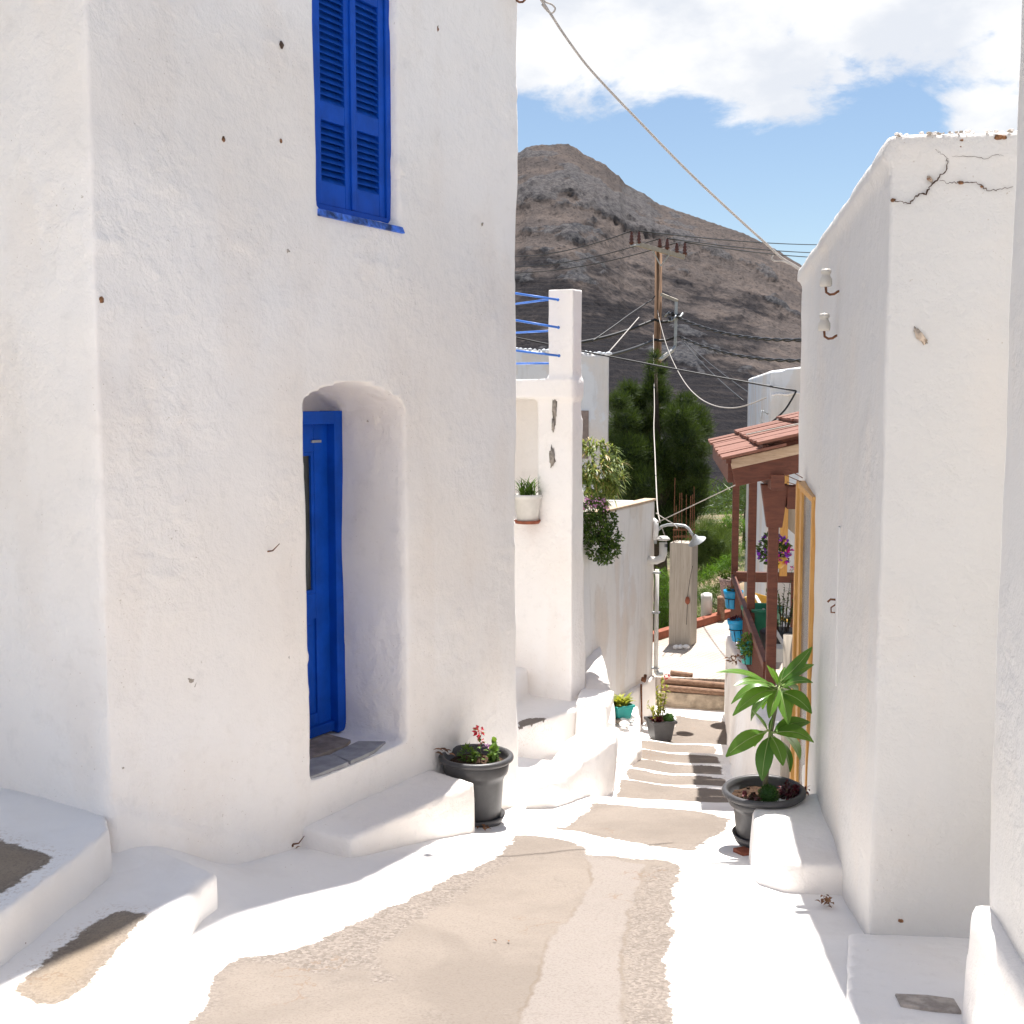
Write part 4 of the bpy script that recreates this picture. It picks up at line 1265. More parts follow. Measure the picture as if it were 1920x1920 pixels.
# parapet below the porch railing
mb = MB()
hx = lambda u, v, z: tuple(uv(u, v, z))
mb.hexa([hx(.36, 10.2, -2.2), hx(.88, 10.2, -2.2), hx(.92, 14.7, -2.2), hx(.60, 14.7, -2.2)], [hx(.60, 10.2, -.22), hx(.84, 10.2, -.22), hx(.84, 14.7, -.66), hx(.62, 14.7, -.66)])
mb.hexa([hx(.47, 8.62, -2.2), hx(.98, 8.45, -2.2), hx(.9, 10.25, -2.2), hx(.36, 10.25, -2.2)], [hx(.60, 8.7, -.14), hx(.92, 8.6, -.14), hx(.84, 10.25, -.22), hx(.60, 10.25, -.22)])
o = plaster('porch_parapet', mb, M['plaster'], None, .028, 4, .012, 2.5, .005, 8)
tag(o, 'whitewashed parapet wall under the porch railing on the right of the stairs', 'wall')

# ================================================================== POTS
def round_pot(name, label, loc, h=.47, r=.235, tilt=(0, 0, 0), group='large charcoal flower pots'):
    t_ = thing(name, label, 'flower pot', loc, 0, group)
    s = r / .235
    prof = [(0, .012), (.150, .012), (.156, .03), (.172, .30 * h / .47), (.186, .335 * h / .47), (.197, .345 * h / .47), (.203, .36 * h / .47), (.212, .43 * h / .47)]
    prof = [(a * s, b) for a, b in prof]
    R = r - .016
    for k in range(9):
        an = -pi * .75 + k * pi * 1.5 / 8
        prof.append((R + .020 * cos(an) * 1.0, h - .018 + .020 * sin(an)))
    prof += [(R - .02, h - .03), (R - .03, h - .07), (0, h - .07)]
    body = MB().lathe(prof, (0, 0, 0), 56).build('pot_body', M['pot'], t_, smooth=True, local=True)
    body.rotation_euler = tilt
    MB().lathe([(0, 0), (.155 * s, 0), (.165 * s, .012), (.185 * s, .06), (.178 * s, .062), (.158 * s, .018), (0, .014)], (0, 0, 0), 44).build('saucer', M['pot'], t_, smooth=True, local=True)
    mb = MB(); n = 26
    for i in range(1, 6):
        pass
    vs = [(0, 0, h - .055)]; fs = []
    for ri in range(1, 7):
        for k in range(n):
            a = 2 * pi * k / n; rr = (R - .026) * ri / 6
            vs.append((rr * cos(a), rr * sin(a), h - .060 + .014 * noise.noise(Vector((rr * cos(a) * 18, rr * sin(a) * 18, loc[0])))))
    for k in range(n): fs.append((0, 1 + k, 1 + (k + 1) % n))
    for ri in range(5):
        for k in range(n):
            a = 1 + ri * n + k; b_ = 1 + ri * n + (k + 1) % n; fs.append((a, a + n, b_ + n, b_))
    mb.add(vs, fs)
    for k in range(60):
        a = random.uniform(0, 2 * pi); rr = (R - .05) * sqrt(random.random()); q = random.uniform(.006, .014)
        mb.blob((rr * cos(a), rr * sin(a), h - .056), (q, q, q * .7), 0, .4, 3, k)
    so = mb.build('soil', M['soil'], t_, smooth=False, local=True); so.rotation_euler = tilt
    return t_


def rv(s=1.0):
    while True:
        v = Vector((random.uniform(-1, 1), random.uniform(-1, 1), random.uniform(-1, 1)))
        if .05 < v.length < 1: return v.normalized() * s


def leaf_ball(mb, c, r, n, L, w, out=.8, seg=2, updn=.2, shell=.55):
    """n small leaves through a rounded clump"""
    c = Vector(c); r = Vector(r) if not isinstance(r, (int, float)) else Vector((r, r, r))
    for _ in range(n):
        d = rv(); q = shell + (1 - shell) * random.random()
        p = c + Vector((d.x * r.x, d.y * r.y, d.z * r.z)) * q
        dd = (d * out + rv(.7) + Vector((0, 0, updn))).normalized()
        l_ = L * random.uniform(.6, 1.25)
        mb.cur = random.random()
        mb.leaf(p, p + dd * l_, w * random.uniform(.7, 1.2), random.uniform(-.1, .25), seg, None, .2, up=tuple(rv()))
    return mb


def sprig(stem, leaves, base, top, n, L, w, r=.004, splay=.9):
    base = Vector(base); top = Vector(top); m_ = base.lerp(top, .5) + rv(.06) * (top - base).length
    pts = [base.lerp(m_, t) * (1 - t) + m_.lerp(top, t) * t for t in [k / 6 for k in range(7)]]
    stem.tube(pts, r, 5, r * .5)
    for k in range(n):
        t = .2 + .8 * k / max(1, n - 1); i = min(5, int(t * 6)); p = pts[i].lerp(pts[i + 1], t * 6 - i)
        d = (rv(splay) + (pts[i + 1] - pts[i]).normalized() * .5).normalized()
        leaves.cur = random.random()
        leaves.leaf(p, p + d * L * random.uniform(.7, 1.2), w * random.uniform(.8, 1.2), .15, 3)


# ---- left pot and its plants
pp = onstreet(893, 1541)
lp = round_pot('flower_pot', 'round charcoal pot with small red flowers standing beside the doorstep', (pp.x, pp.y, pp.z), .45, .24)
top = Vector((pp.x, pp.y, pp.z + .39))
pl = thing('flowering_plant', 'small green plant with red and pink flowers in the pot beside the doorstep', 'plant', top)
stm = MB(); lv = MB()
for k in range(7):
    a = random.uniform(0, 2 * pi)
    sprig(stm, lv, (.04 * cos(a) + .04, .03 * sin(a) - .04, 0), (.05 + .08 * cos(a), -.03 + .06 * sin(a), random.uniform(.07, .14)), 9, .055, .032, .003)
sprig(stm, lv, (.03, 0, 0), (.02, 0, .21), 8, .045, .025, .003)
leaf_ball(lv, (-.055, .03, .05), (.06, .05, .06), 150, .028, .013)
stm.build('stem', M['stem'], pl, smooth=True, local=True)
lv.build('leaves', M['herb'], pl, smooth=True, local=True)
fl = MB(); leaf_ball(fl, (.02, 0, .215), (.022, .02, .03), 34, .026, .018, 1.2)
leaf_ball(fl, (.03, -.005, .15), (.014, .014, .02), 14, .022, .014, 1.2)
fl.build('red_flower', M['red_petal'], pl, local=True)
fl = MB(); leaf_ball(fl, (.07, -.02, .11), (.02, .02, .014), 16, .022, .015, 1.2)
fl.build('pink_flower', M['pink_petal'], pl, local=True)
dl = MB()
rim = Vector((pp.x - .215, pp.y - .05, pp.z + .45))
for k in range(5):
    a = Vector((random.uniform(-.02, .04), random.uniform(-.02, .02), .008 + .006 * k))
    dl.cur = random.random()
    dl.leaf(a, a + Vector((random.choice((-.09, -.07, .05)), random.uniform(-.02, .03), random.uniform(-.015, .02))), .035, .2, 4)
o = dl.build('dry_leaf', M['dryleaf'], None, smooth=True); o.location = rim; tag(o, 'curled dry brown leaf lying on the rim of the pot by the doorstep', 'leaf')

# ---- right pot and the broad-leaved shrub
pq = onstreet(1436, 1592)
rp = round_pot('flower_pot', 'tall charcoal pot with a broad-leaved shrub beside the masonry ledge', (pq.x, pq.y + .05, pq.z + .02), .335, .24, (radians(2), radians(-2), 0))
mb = MB().box(-.16, .02, -.06, .05, -.02, .035)
o = mb.build('brick', M['terracotta'], None, bevel=.006); o.location = (pq.x - .04, pq.y - .06, pq.z + .0); o.rotation_euler = (0, 0, .35)
tag(o, 'broken red tile wedged under the pot of the broad-leaved shrub', 'brick')
YP = pq.y + .05
soil = Vector((pq.x, YP, pq.z + .295))
sh = thing('broad_leaved_shrub', 'broad-leaved shrub with two whorls of long glossy leaves in a charcoal pot', 'plant', soil)
Ub = at(1460, 1288, YP) - soil; Lb = at(1444, 1372, YP - .05) - soil
mb = MB().tube([(0, 0, -.04), Vector((.0, 0, .1)), Lb.lerp(Vector((0, 0, 0)), .4), Lb + Vector((.012, .03, 0)), Lb.lerp(Ub, .5) + Vector((.01, 0.02, 0)), Ub], .017, 9, .011)
mb.build('stem', M['stem'], sh, smooth=True, local=True)
LEAVES = [  # whorl, tip px, tip py, depth offset, width, bend, twist
    ('U', 1343, 1261, -.06, .080, .12, -.25), ('U', 1376, 1286, -.14, .085, .14, -.35), ('U', 1371, 1320, .02, .090, .2, -.45), ('U', 1374, 1342, -.16, .095, .2, -.55),
    ('U', 1438, 1247, -.03, .045, .05, .2), ('U', 1448, 1252, .05, .04, .03, 0), ('U', 1472, 1250, .06, .04, .0, 0), ('U', 1523, 1213, .02, .085, -.06, .65), ('U', 1526, 1246, .12, .075, .1, .4),
    ('U', 1524, 1280, -.10, .095, .16, .35), ('U', 1522, 1338, -.10, .115, .16, .5), ('U', 1442, 1347, -.14, .075, .05, 0), ('U', 1478, 1358, -.16, .085, .06, .05),
    ('U', 1408, 1352, .06, .105, .12, -.5), ('U', 1500, 1325, .12, .105, .15, .3), ('U', 1400, 1300, .20, .085, .15, 0), ('U', 1480, 1340, .16, .09, .15, 0), ('U', 1430, 1330, .18, .09, .15, 0),
    ('L', 1361, 1419, -.10, .110, .16, -.75), ('L', 1429, 1464, -.14, .105, .12, -.12), ('L', 1468, 1436, -.16, .095, .10, .12), ('L', 1481, 1448, .05, .095, .12, .2),
    ('L', 1526, 1392, -.06, .110, .18, .55), ('L', 1519, 1354, .06, .10, .12, .5), ('L', 1408, 1330, -.10, .045, .04, .1), ('L', 1449, 1343, -.04, .035, .02, 0), ('L', 1415, 1400, .16, .10, .15, 0),
    ('L', 1500, 1425, .16, .10, .15, 0), ('U', 1495, 1300, .22, .08, .12, 0)]
for (wh_, px, py, dy, wd, bend, tw) in LEAVES:
    base = (Ub if wh_ == 'U' else Lb) + Vector((random.uniform(-.008, .008), random.uniform(-.008, .008), random.uniform(-.02, .015)))
    tip = at(px, py, YP + dy) - soil
    d = (tip - base); b0 = base + d * .10
    me = MB(); me.cur = random.random()
    me.leaf(b0, tip, wd, bend, 9, tw, .18)
    lo_ = me.build('leaf', M['plumeria'], sh, smooth=True, local=True)
    rb = MB(); rb.cur = random.random()
    pts = [base] + [Vector(me.v[3 * i + 1]) for i in range(9)]
    rb.tube([p + Vector((0, 0, .0012)) for p in pts], .0042, 5, .0012)
    rb.build('midrib', M['midrib'], lo_, smooth=True, local=True)
# moss ball and dark red succulents round its foot
mb = MB(); leaf_ball(mb, (0, 0, 0), .055, 650, .016, .006, 1.0, 2, .2, .8); mb.cur = .2; mb.blob((0, 0, 0), .05, 2, .1)
o = mb.build('moss_plant', M['ball'], None); o.location = soil + Vector((.0, -.09, .045)); tag(o, 'round mossy green cushion plant in the pot of the broad-leaved shrub', 'plant')
mb = MB(); stm = MB()
for k in range(26):
    a = random.uniform(-1.2, 1.6); r_ = random.uniform(.06, .2)
    b_ = Vector((.06 + r_ * .9 * cos(a), -.03 + r_ * .5 * sin(a), 0)); tt = b_ + Vector((random.uniform(0, .07), random.uniform(-.03, .03), random.uniform(.02, .07)))
    sprig(stm, mb, b_, tt, 9, .036, .017, .004, 1.1)
for k in range(6):
    b_ = Vector((-.1 + random.uniform(-.06, .05), -.08 + random.uniform(-.05, .03), 0)); sprig(stm, mb, b_, b_ + Vector((0, 0, .035)), 5, .03, .014, .003)
sc = thing('red_succulent', 'dark red trailing succulent filling the right side of the shrub pot', 'plant', soil)
mb.build('leaves', M['succulent'], sc, local=True); stm.build('stem', M['stem'], sc, smooth=True, local=True)

# ---- square pot on the stairs with tall yellow-green plant and cactus ball
sq = onz(1238, 1386, zt[5] + .01)
bp_ = thing('square_pot', 'square charcoal pot at the foot of the courtyard wall', 'flower pot', (sq.x, sq.y, sq.z), .25)
def sqprof(mb, segs):
    vs = []; fs = []
    for (hw, z) in segs:
        vs += [(-hw, -hw, z), (hw, -hw, z), (hw, hw, z), (-hw, hw, z)]
    for i in range(len(segs) - 1):
        for k in range(4): fs.append((i * 4 + k, i * 4 + (k + 1) % 4, i * 4 + 4 + (k + 1) % 4, i * 4 + 4 + k))
    fs.append((3, 2, 1, 0)); fs.append(tuple(len(vs) - 4 + k for k in range(4)))
    return mb.add(vs, fs)


sqprof(MB(), [(.095, 0), (.100, .015), (.128, .205), (.146, .207), (.15, .225), (.146, .24), (.125, .24), (.12, .20)]).build('pot_body', M['pot'], bp_, local=True, bevel=.006)
MB().box(-.118, .118, -.118, .118, .18, .212).build('soil', M['soil'], bp_, local=True)
sp = Vector((sq.x, sq.y, sq.z + .21))
yp = thing('flowering_plant', 'tall yellow-green plant with a red flower in the square pot', 'plant', sp)
stm = MB(); lv = MB()
for (px, py, n) in ((1243, 1272, 22), (1232, 1290, 18), (1248, 1300, 16), (1240, 1310, 16), (1215, 1320, 12), (1222, 1325, 12), (1230, 1330, 10), (1251, 1285, 16), (1236, 1300, 14)):
    q = at(px, py, sq.y + random.uniform(-.06, .06)) - sp
    stm = MB(); sprig(stm, lv, (q.x * .25, 0, 0), q, n, .055, .030, .005)
    stm.build('stem', M['stem'], yp, smooth=True, local=True)
lv.build('leaves', M['yellowherb'], yp, smooth=True, local=True)
q = at(1250, 1268, sq.y) - sp
fl = MB(); leaf_ball(fl, q, .022, 22, .03, .02, 1.2); fl.build('red_flower', M['red_petal'], yp, local=True)
mb = MB(); leaf_ball(mb, (0, 0, 0), .06, 420, .018, .007, 1, 2, .2, .85); mb.cur = .3; mb.blob((0, 0, 0), .058, 2, .08)
o = mb.build('cactus', M['ball'], None); o.location = sp + Vector((.085, -.06, .05)); tag(o, 'round green cactus at the right side of the square pot', 'cactus')
mb = MB(); stm = MB()
for k in range(14):
    b_ = Vector((random.uniform(-.12, .02), random.uniform(-.12, .02), 0)); sprig(stm, mb, b_, b_ + Vector((random.uniform(-.05, .0), -.02, random.uniform(.02, .08))), 8, .035, .018, .003)
o = mb.build('red_succulent', M['succulent'], None); o.location = sp; tag(o, 'dark red succulent at the left side of the square pot', 'plant')

# ---- teal planter on the low wall
tq = onz(1163, 1346, -.985)
tp = thing('square_pot', 'small teal planter on the rough low wall by the stairs', 'flower pot', (tq.x, tq.y, -.985), .5)
sqprof(MB(), [(.07, 0), (.075, .01), (.098, .12), (.108, .122), (.11, .145), (.095, .145), (.09, .11)]).build('pot_body', M['teal'], tp, local=True, bevel=.005)
MB().box(-.088, .088, -.088, .088, .09, .118).build('soil', M['soil'], tp, local=True)
mb = MB()
for k in range(70):
    a = random.uniform(0, 2 * pi); mb.cur = random.random(); b_ = Vector((random.uniform(-.06, .06), random.uniform(-.06, .06), 0))
    mb.leaf(b_, b_ + Vector((.11 * cos(a), .11 * sin(a), random.uniform(.04, .13))), .035, .2, 4)
o = mb.build('yellow_plant', M['yellowherb'], None, smooth=True); o.location = (tq.x, tq.y, -.87); tag(o, 'low yellow-green plant in the small teal planter', 'plant')

# ---- white pot in the loggia
wq = at(989, 968, 11.75)
wp = thing('flower_pot', 'white plastic pot on a brown saucer in the loggia opening', 'flower pot', (wq.x, wq.y, 1.0), 0)
MB().lathe([(0, .02), (.10, .02), (.108, .03), (.128, .24), (.145, .245), (.148, .275), (.142, .29), (.13, .288), (.126, .25), (0, .25)], (0, 0, 0), 36).build('pot_body', M['whiteplastic'], wp, smooth=True, local=True)
MB().lathe([(0, .0), (.12, .0), (.135, .03), (.13, .034), (.112, .012), (0, .012)], (0, 0, 0), 30).build('saucer', M['terracotta'], wp, smooth=True, local=True)
MB().lathe([(0, .262), (.06, .262), (.125, .258)], (0, 0, 0), 20).build('soil', M['soil'], wp, local=True)
mb = MB()
for k in range(90):
    a = random.uniform(0, 2 * pi); mb.cur = random.random() * .8; b_ = Vector((random.uniform(-.07, .07), random.uniform(-.06, .06), 0))
    mb.leaf(b_, b_ + Vector((.13 * cos(a), .10 * sin(a), random.uniform(.05, .22))), .014, .2, 4)
o = mb.build('strappy_plant', M['herb'], None, smooth=True); o.location = (wq.x, wq.y, 1.26); tag(o, 'thin-leaved green plant in the white pot of the loggia', 'plant')

# ---- hanging pots along the porch railing
def bucket_pot(label, loc, r, h, mat, tilt=(0, 0, 0), ring=True):
    t_ = thing('hanging_pot', label, 'flower pot', loc, 0, 'pots hung on the porch railing')
    t_.rotation_euler = tilt
    MB().lathe([(0, 0), (r * .70, 0), (r * .74, .01), (r * .93, h * .78), (r, h * .80), (r * 1.02, h), (r * .94, h), (r * .86, h * .82), (0, h * .8)], (0, 0, 0), 30).build('pot_body', M[mat], t_, smooth=True, local=True)
    MB().lathe([(0, h * .84), (r * .5, h * .86), (r * .9, h * .83)], (0, 0, 0), 18).build('soil', M['soil'], t_, local=True)
    if ring:
        rg = MB()
        rr = r * .90
        rg.tube([(rr * cos(a), rr * sin(a), h * .55) for a in np.linspace(0, 2 * pi, 25)], .005, 5)
        for a in (-2.3, -1.57, -.8, .3, 2): rg.tube([(rr * cos(a), rr * sin(a), h * .55), (r * .72 * cos(a), r * .72 * sin(a), -.006)], .004, 5)
        rg.tube([(r * .3, r * .8, h * .55), (r * .6, r * .9, h * 1.3), (r * 1.0, r * .5, h * 1.45)], .005, 5)
        rg.build('wire_holder', M['cable_k'], t_, smooth=True, local=True)
    return t_


for (px, py, Y, w_, hh, mat, lab, tl) in ((1374, 1140, 13.5, 37, 34, 'blueplastic', 'bright blue pot in a wire ring, upper of the two blue ones on the railing', (0, .02, 0)),
                                          (1387, 1201, 12.1, 40, 42, 'blueplastic', 'bright blue pot leaning in its wire ring, lower of the two blue ones', (0, -.10, 0)),
                                          (1404, 1243, 10.7, 36, 38, 'teal', 'sea-green pot in a wire ring with trailing leaves, lowest on the railing', (.04, -.03, 0))):
    p = at(px, py, Y)
    bucket_pot(lab, p, w_ * .5 * Y / FPX, hh * Y / FPX, mat, tl)
p = at(1367, 1118, 14.4); kk = 14.4 / FPX
bucket_pot('pinkish patterned pot at the top of the row on the railing', p, 20 * kk, 34 * kk, 'pinkpot', (0, .03, 0), False)


def trail(label, name, px, py, Y, rx, rz, n, mat, L=.05, w_=.03, flower=None, fn=0):
    o = thing(name, label, 'plant', at(px, py, Y))
    mb = MB(); leaf_ball(mb, (0, 0, 0), (rx, rx * .8, rz), n, L, w_, .9, 2, .1, .3)
    mb.build('leaves', M[mat], o, local=True)
    if flower:
        f = MB(); leaf_ball(f, (0, -.01, 0), (rx, rx * .9, rz), fn, L * .9, w_ * 1.3, 1, 2, .2, .8)
        tag(f.build('flowers', M[flower], o, local=True), kind='stuff')
    return o


trail('wilted grey-green plant in the pinkish pot at the top of the railing', 'wilted_plant', 1366, 1078, 14.4, .10, .05, 120, 'scrub')
trail('sparse low plant in the upper blue pot', 'potted_plant', 1374, 1105, 13.5, .09, .025, 60, 'scrub', .04, .02)
trail('dark reddish plant in the lower blue pot', 'potted_plant', 1385, 1162, 12.1, .09, .035, 90, 'succulent', .045, .02)
trail('small-leaved trailing plant hanging over the sea-green pot', 'trailing_plant', 1403, 1208, 10.6, .10, .10, 330, 'herb', .035, .02)
trail('little dry sprig sticking out left of the sea-green pot', 'trailing_plant', 1378, 1236, 10.6, .075, .03, 40, 'dryleaf', .04, .018)

# petunias in a yellow hanging basket
yq = at(1456, 1066, 11.4); yk = 11.4 / FPX
yb = thing('hanging_basket', 'yellow hanging basket with purple and magenta petunias behind the porch post', 'flower pot', yq)
MB().lathe([(0, 0), (.05, .005), (.085, .05), (.105, .12), (.095, .12), (0, .10)], (0, 0, 0), 24).build('pot_body', M['yellow'], yb, smooth=True, local=True)
MB().tube([(0, 0, .12), (0, 0, .6)], .004, 5).build('hanger', M['cable_k'], yb, local=True)
pt_ = trail('purple and magenta petunias spilling from the yellow hanging basket', 'petunia', 1450, 1030, 11.4, .16, .15, 330, 'shrub', .05, .03, 'purple_petal', 70)
f = MB(); leaf_ball(f, (.06, -.03, -.03), (.09, .08, .10), 50, .05, .04, 1, 2, .2, .8); tag(f.build('flowers', M['magenta_petal'], pt_, local=True), kind='stuff')
# things stored in the porch
cq = at(1432, 1135, 12.6)
cs = thing('plastic_chair', 'yellow plastic chair half hidden behind the porch posts', 'chair', (cq.x, cq.y, -.75), .3)
MB().box(-.20, .20, -.20, .20, .38, .42).build('seat', M['yellow'], cs, local=True, bevel=.012)
bk = MB(); bk.prism([(-.2, .42), (.2, .42), (.19, .72), (.13, .84), (0, .88), (-.13, .84), (-.19, .72)], 'y', .17, .20); bk.build('backrest', M['yellow'], cs, local=True, bevel=.008)
for lx in (-.17, .17):
    for ly in (-.17, .17): MB().bar((lx * 1.1, ly * 1.1, 0), (lx, ly, .385), .035, .035, (1, 0, 0)).build('leg', M['yellow'], cs, local=True)
    MB().bar((lx * 1.15, -.18, .62), (lx * 1.1, .18, .64), .04, .025).build('armrest', M['yellow'], cs, local=True, bevel=.006)
gq = at(1428, 1195, 11.9)
o = MB().lathe([(0, 0), (.16, 0), (.20, .30), (.215, .31), (.215, .34), (.19, .34), (.16, .06), (0, .06)], (0, 0, 0), 28).build('tub', M['greenplastic'], None, smooth=True); o.location = (gq.x, gq.y, gq.z - .02)
tag(o, 'dark green plastic tub behind the middle porch post', 'tub')
MB_ = MB().lathe([(0, 0), (.19, 0), (.22, .18), (.2, .2), (0, .19)], (0, 0, 0), 24); o = MB_.build('planter', M['cable_k'], None, smooth=True)
dq = at(1467, 1205, 11.2); o.location = (dq.x, dq.y, dq.z - .08); tag(o, 'dark planter on the porch floor behind the near post', 'flower pot')
ds_ = thing('potted_shrub', 'upright dark twiggy shrub with a few pink flowers on the porch', 'plant', (dq.x, dq.y, dq.z + .1))
stm = MB(); lv = MB()
for k in range(15):
    a = random.uniform(0, 2 * pi); sprig(stm, lv, (.05 * cos(a), .05 * sin(a), 0), (.16 * cos(a), .12 * sin(a), random.uniform(.25, .5)), 26, .04, .018, .005)
sprig(stm, lv, (.03, 0, 0), (.08, 0, .62), 16, .03, .012, .004)
stm.build('stem', M['bark'], ds_, smooth=True, local=True); lv.build('leaves', M['shrub'], ds_, local=True)
f = MB(); leaf_ball(f, (.08, 0, .62), .02, 14, .02, .015); f.build('flowers', M['magenta_petal'], ds_, local=True)
wq_ = at(1478, 1222, 10.8)
o = MB().box(-.14, .16, -.1, .12, 0, .13).build('box', M['whiteplastic'], None, bevel=.01); o.location = (wq_.x, wq_.y, wq_.z - .08); tag(o, 'low white box on the porch floor under the shrub', 'box')
a = at(1408, 1103, 13.2); b_ = at(1492, 1248, 9.9)
o = MB().tube([a, b_], .018, 8).build('white_pole', M['whiteplastic'], None, smooth=True); tag(o, 'thin white pole leaning diagonally behind the porch posts', 'pole')

# ================================================================== PLANTS ON THE BALCONY EDGE
az = thing('aloe_clump', 'big clump of variegated strap-leaved succulents spilling over the courtyard wall', 'plant', at(1120, 900, 12.7))
mb = MB(); o0 = az.location
for k in range(170):
    an = random.uniform(0, 2 * pi); rr = sqrt(random.random())
    px = 1114 + 54 * rr * cos(an); py = 888 + 62 * rr * sin(an)
    if py > 900 and px > 1160: px -= 8
    c = at(px, py, 12.6 + .35 * (1 - rr) * -1 + random.uniform(-.1, .1)) - o0
    axis = (Vector((.5 * cos(an) * rr + .15, -.75, .55 - .4 * sin(an) * rr))).normalized()
    n_ = 15
    for q in range(n_):
        d = (axis * .8 + rv(1.0)).normalized()
        if d.dot(axis) < .1: d = (d + axis * .8).normalized()
        L = random.uniform(.08, .15)
        mb.cur = random.random()
        w0 = random.uniform(.016, .026); pts = []
        side = d.cross(Vector((0, 0, 1))); side = side.normalized() if side.length > .05 else Vector((1, 0, 0))
        vs = []; fs = []
        for i in range(6):
            t_ = i / 5; p_ = c + d * L * t_ + Vector((0, 0, -.42 * L * t_ * t_))
            wv = side * w0 * .5 * (1 - t_) ** .7
            vs += [p_ - wv, p_ + wv]
        for i in range(5): fs.append((2 * i, 2 * i + 1, 2 * i + 3, 2 * i + 2))
        mb.add(vs, fs)
mb.build('leaves', M['aloe'], az, smooth=True, local=True)
mb = MB()
for k in range(12):
    c = at(1100 + random.uniform(0, 50), 870 + random.uniform(-10, 60), 12.75) - o0; mb.blob(c, .07, 1, .3, 3, k)
mb.build('stem', M['shrub'], az, local=True)
ss = thing('flowering_shrub', 'dark glossy shrub with lilac flowers hanging over the courtyard wall', 'plant', at(1122, 995, 12.3)); o0 = ss.location
mb = MB()
for (px, py, r, n) in ((1110, 955, 20, 260), (1140, 975, 18, 200), (1120, 990, 28, 420), (1145, 1010, 22, 300), (1120, 1025, 26, 400), (1142, 1030, 20, 260), (1108, 1000, 20, 200), (1132, 1044, 16, 160)):
    leaf_ball(mb, at(px, py, 12.3 + random.uniform(-.05, .08)) - o0, r * 12.3 / FPX, n, .045, .024, .9, 2, .1, .5)
mb.build('leaves', M['shrub'], ss, local=True)
mb = MB()
for (px, py) in ((1100, 940), (1112, 936), (1096, 950), (1125, 945), (1135, 955), (1110, 948), (1128, 938), (1098, 934)):
    leaf_ball(mb, at(px, py, 12.12) - o0, (.035, .03, .02), 12, .028, .015, 1.1)
tag(mb.build('flowers', M['pink_petal'], ss, local=True), kind='stuff')
mb = MB()
for k in range(8): mb.tube([at(1105 + 4 * k, 960, 12.3) - o0, at(1110 + 5 * k, 1020, 12.3) - o0], .006, 5)
mb.build('stem', M['bark'], ss, local=True)

# ================================================================== CONCRETE POST, LAMP, GARDEN
cp = at(1280, 1203, 17.0)
pc = thing('concrete_post', 'board-marked concrete post with rusty rebars on the terrace', 'post', (cp.x, cp.y, TZ), radians(-24))
zt_ = at(1280, 1016, 17.0).z - TZ
MB().box(-.165, .165, -.165, .165, -.3, zt_).build('post_shaft', M['concrete'], pc, local=True, bevel=.012)
for k in range(8):
    x, y = ((-.12, -.12), (-.12, .12), (.12, -.12), (.12, .12), (0, -.12), (0, .12), (-.12, 0), (.12, 0))[k]
    MB().tube([(x, y, zt_ - .05), (x + random.uniform(-.02, .02), y, zt_ + random.uniform(.3, .95))], .006, 5).build('rebar', M['rust'], pc, local=True)
for z in (.08, .18): MB().tube([(-.13, -.13, zt_ + z), (.13, -.13, zt_ + z + .01), (.13, .13, zt_ + z), (-.13, .13, zt_ + z - .01), (-.13, -.13, zt_ + z)], .005, 5).build('rebar_tie', M['rust'], pc, local=True)
p = at(1289, 1126, 16.75)
fo = MB().blob((0, 0, 0), (.035, .03, .06), 2, .15).build('float', M['terracotta'], None, smooth=True); fo.location = p
tag(fo, 'orange-red float hanging on a string at the concrete post', 'float')
MB().tube([(0, 0, .06), (.03, 0, .3), (.07, .02, .5)], .004, 5).tube([(0, 0, -.05), (-.01, 0, -.35)], .004, 5).build('string', M['cable_k'], fo, local=True)
for k in range(3):
    q = at((1268, 1287, 1276)[k], (1205, 1208, 1207)[k], 16.6)
    o = MB().blob((0, 0, 0), (.05, .05, .035), 2, .35, 2.5, k).build('stone', M['plaster_old'], None, smooth=True); o.location = (q.x, q.y, TZ + .03)
    tag(o, 'pale rubble stone lying at the foot of the concrete post', 'stone', 'rubble at the concrete post')
c2 = at(1427, 1080, 19.5)
p2_ = thing('concrete_post', 'slim grey concrete post with rebars seen between the porch posts', 'post', (c2.x, c2.y, -3.6), radians(-10))
zz = at(1427, 992, 19.5).z + 3.6
MB().box(-.09, .09, -.09, .09, 0, zz).build('post_shaft', M['concrete'], p2_, local=True, bevel=.008)
for k in range(4): MB().tube([((-.06, .06)[k % 2], (-.06, .06)[k // 2], zz - .05), ((-.06, .06)[k % 2], (-.06, .06)[k // 2], zz + .4)], .007, 5).build('rebar', M['rust'], p2_, local=True)
q = at(1325, 1128, 18.8)
o = MB().tube([(0, 0, -1.2), (0, 0, 0), (-.01, -.03, .12)], .09, 14).build('pipe_stub', M['whiteplastic'], None, smooth=True); o.location = q; tag(o, 'pale upright pipe end among the vine leaves', 'pipe')
q = at(1352, 1130, 18.8)
o = MB().tube([(0, 0, -1.2), (0, 0, 0), (-.01, -.02, .1)], .06, 12).build('pipe_stub', M['logwood'], None, smooth=True); o.location = q; tag(o, 'second brownish pipe end half hidden by vine leaves', 'pipe')

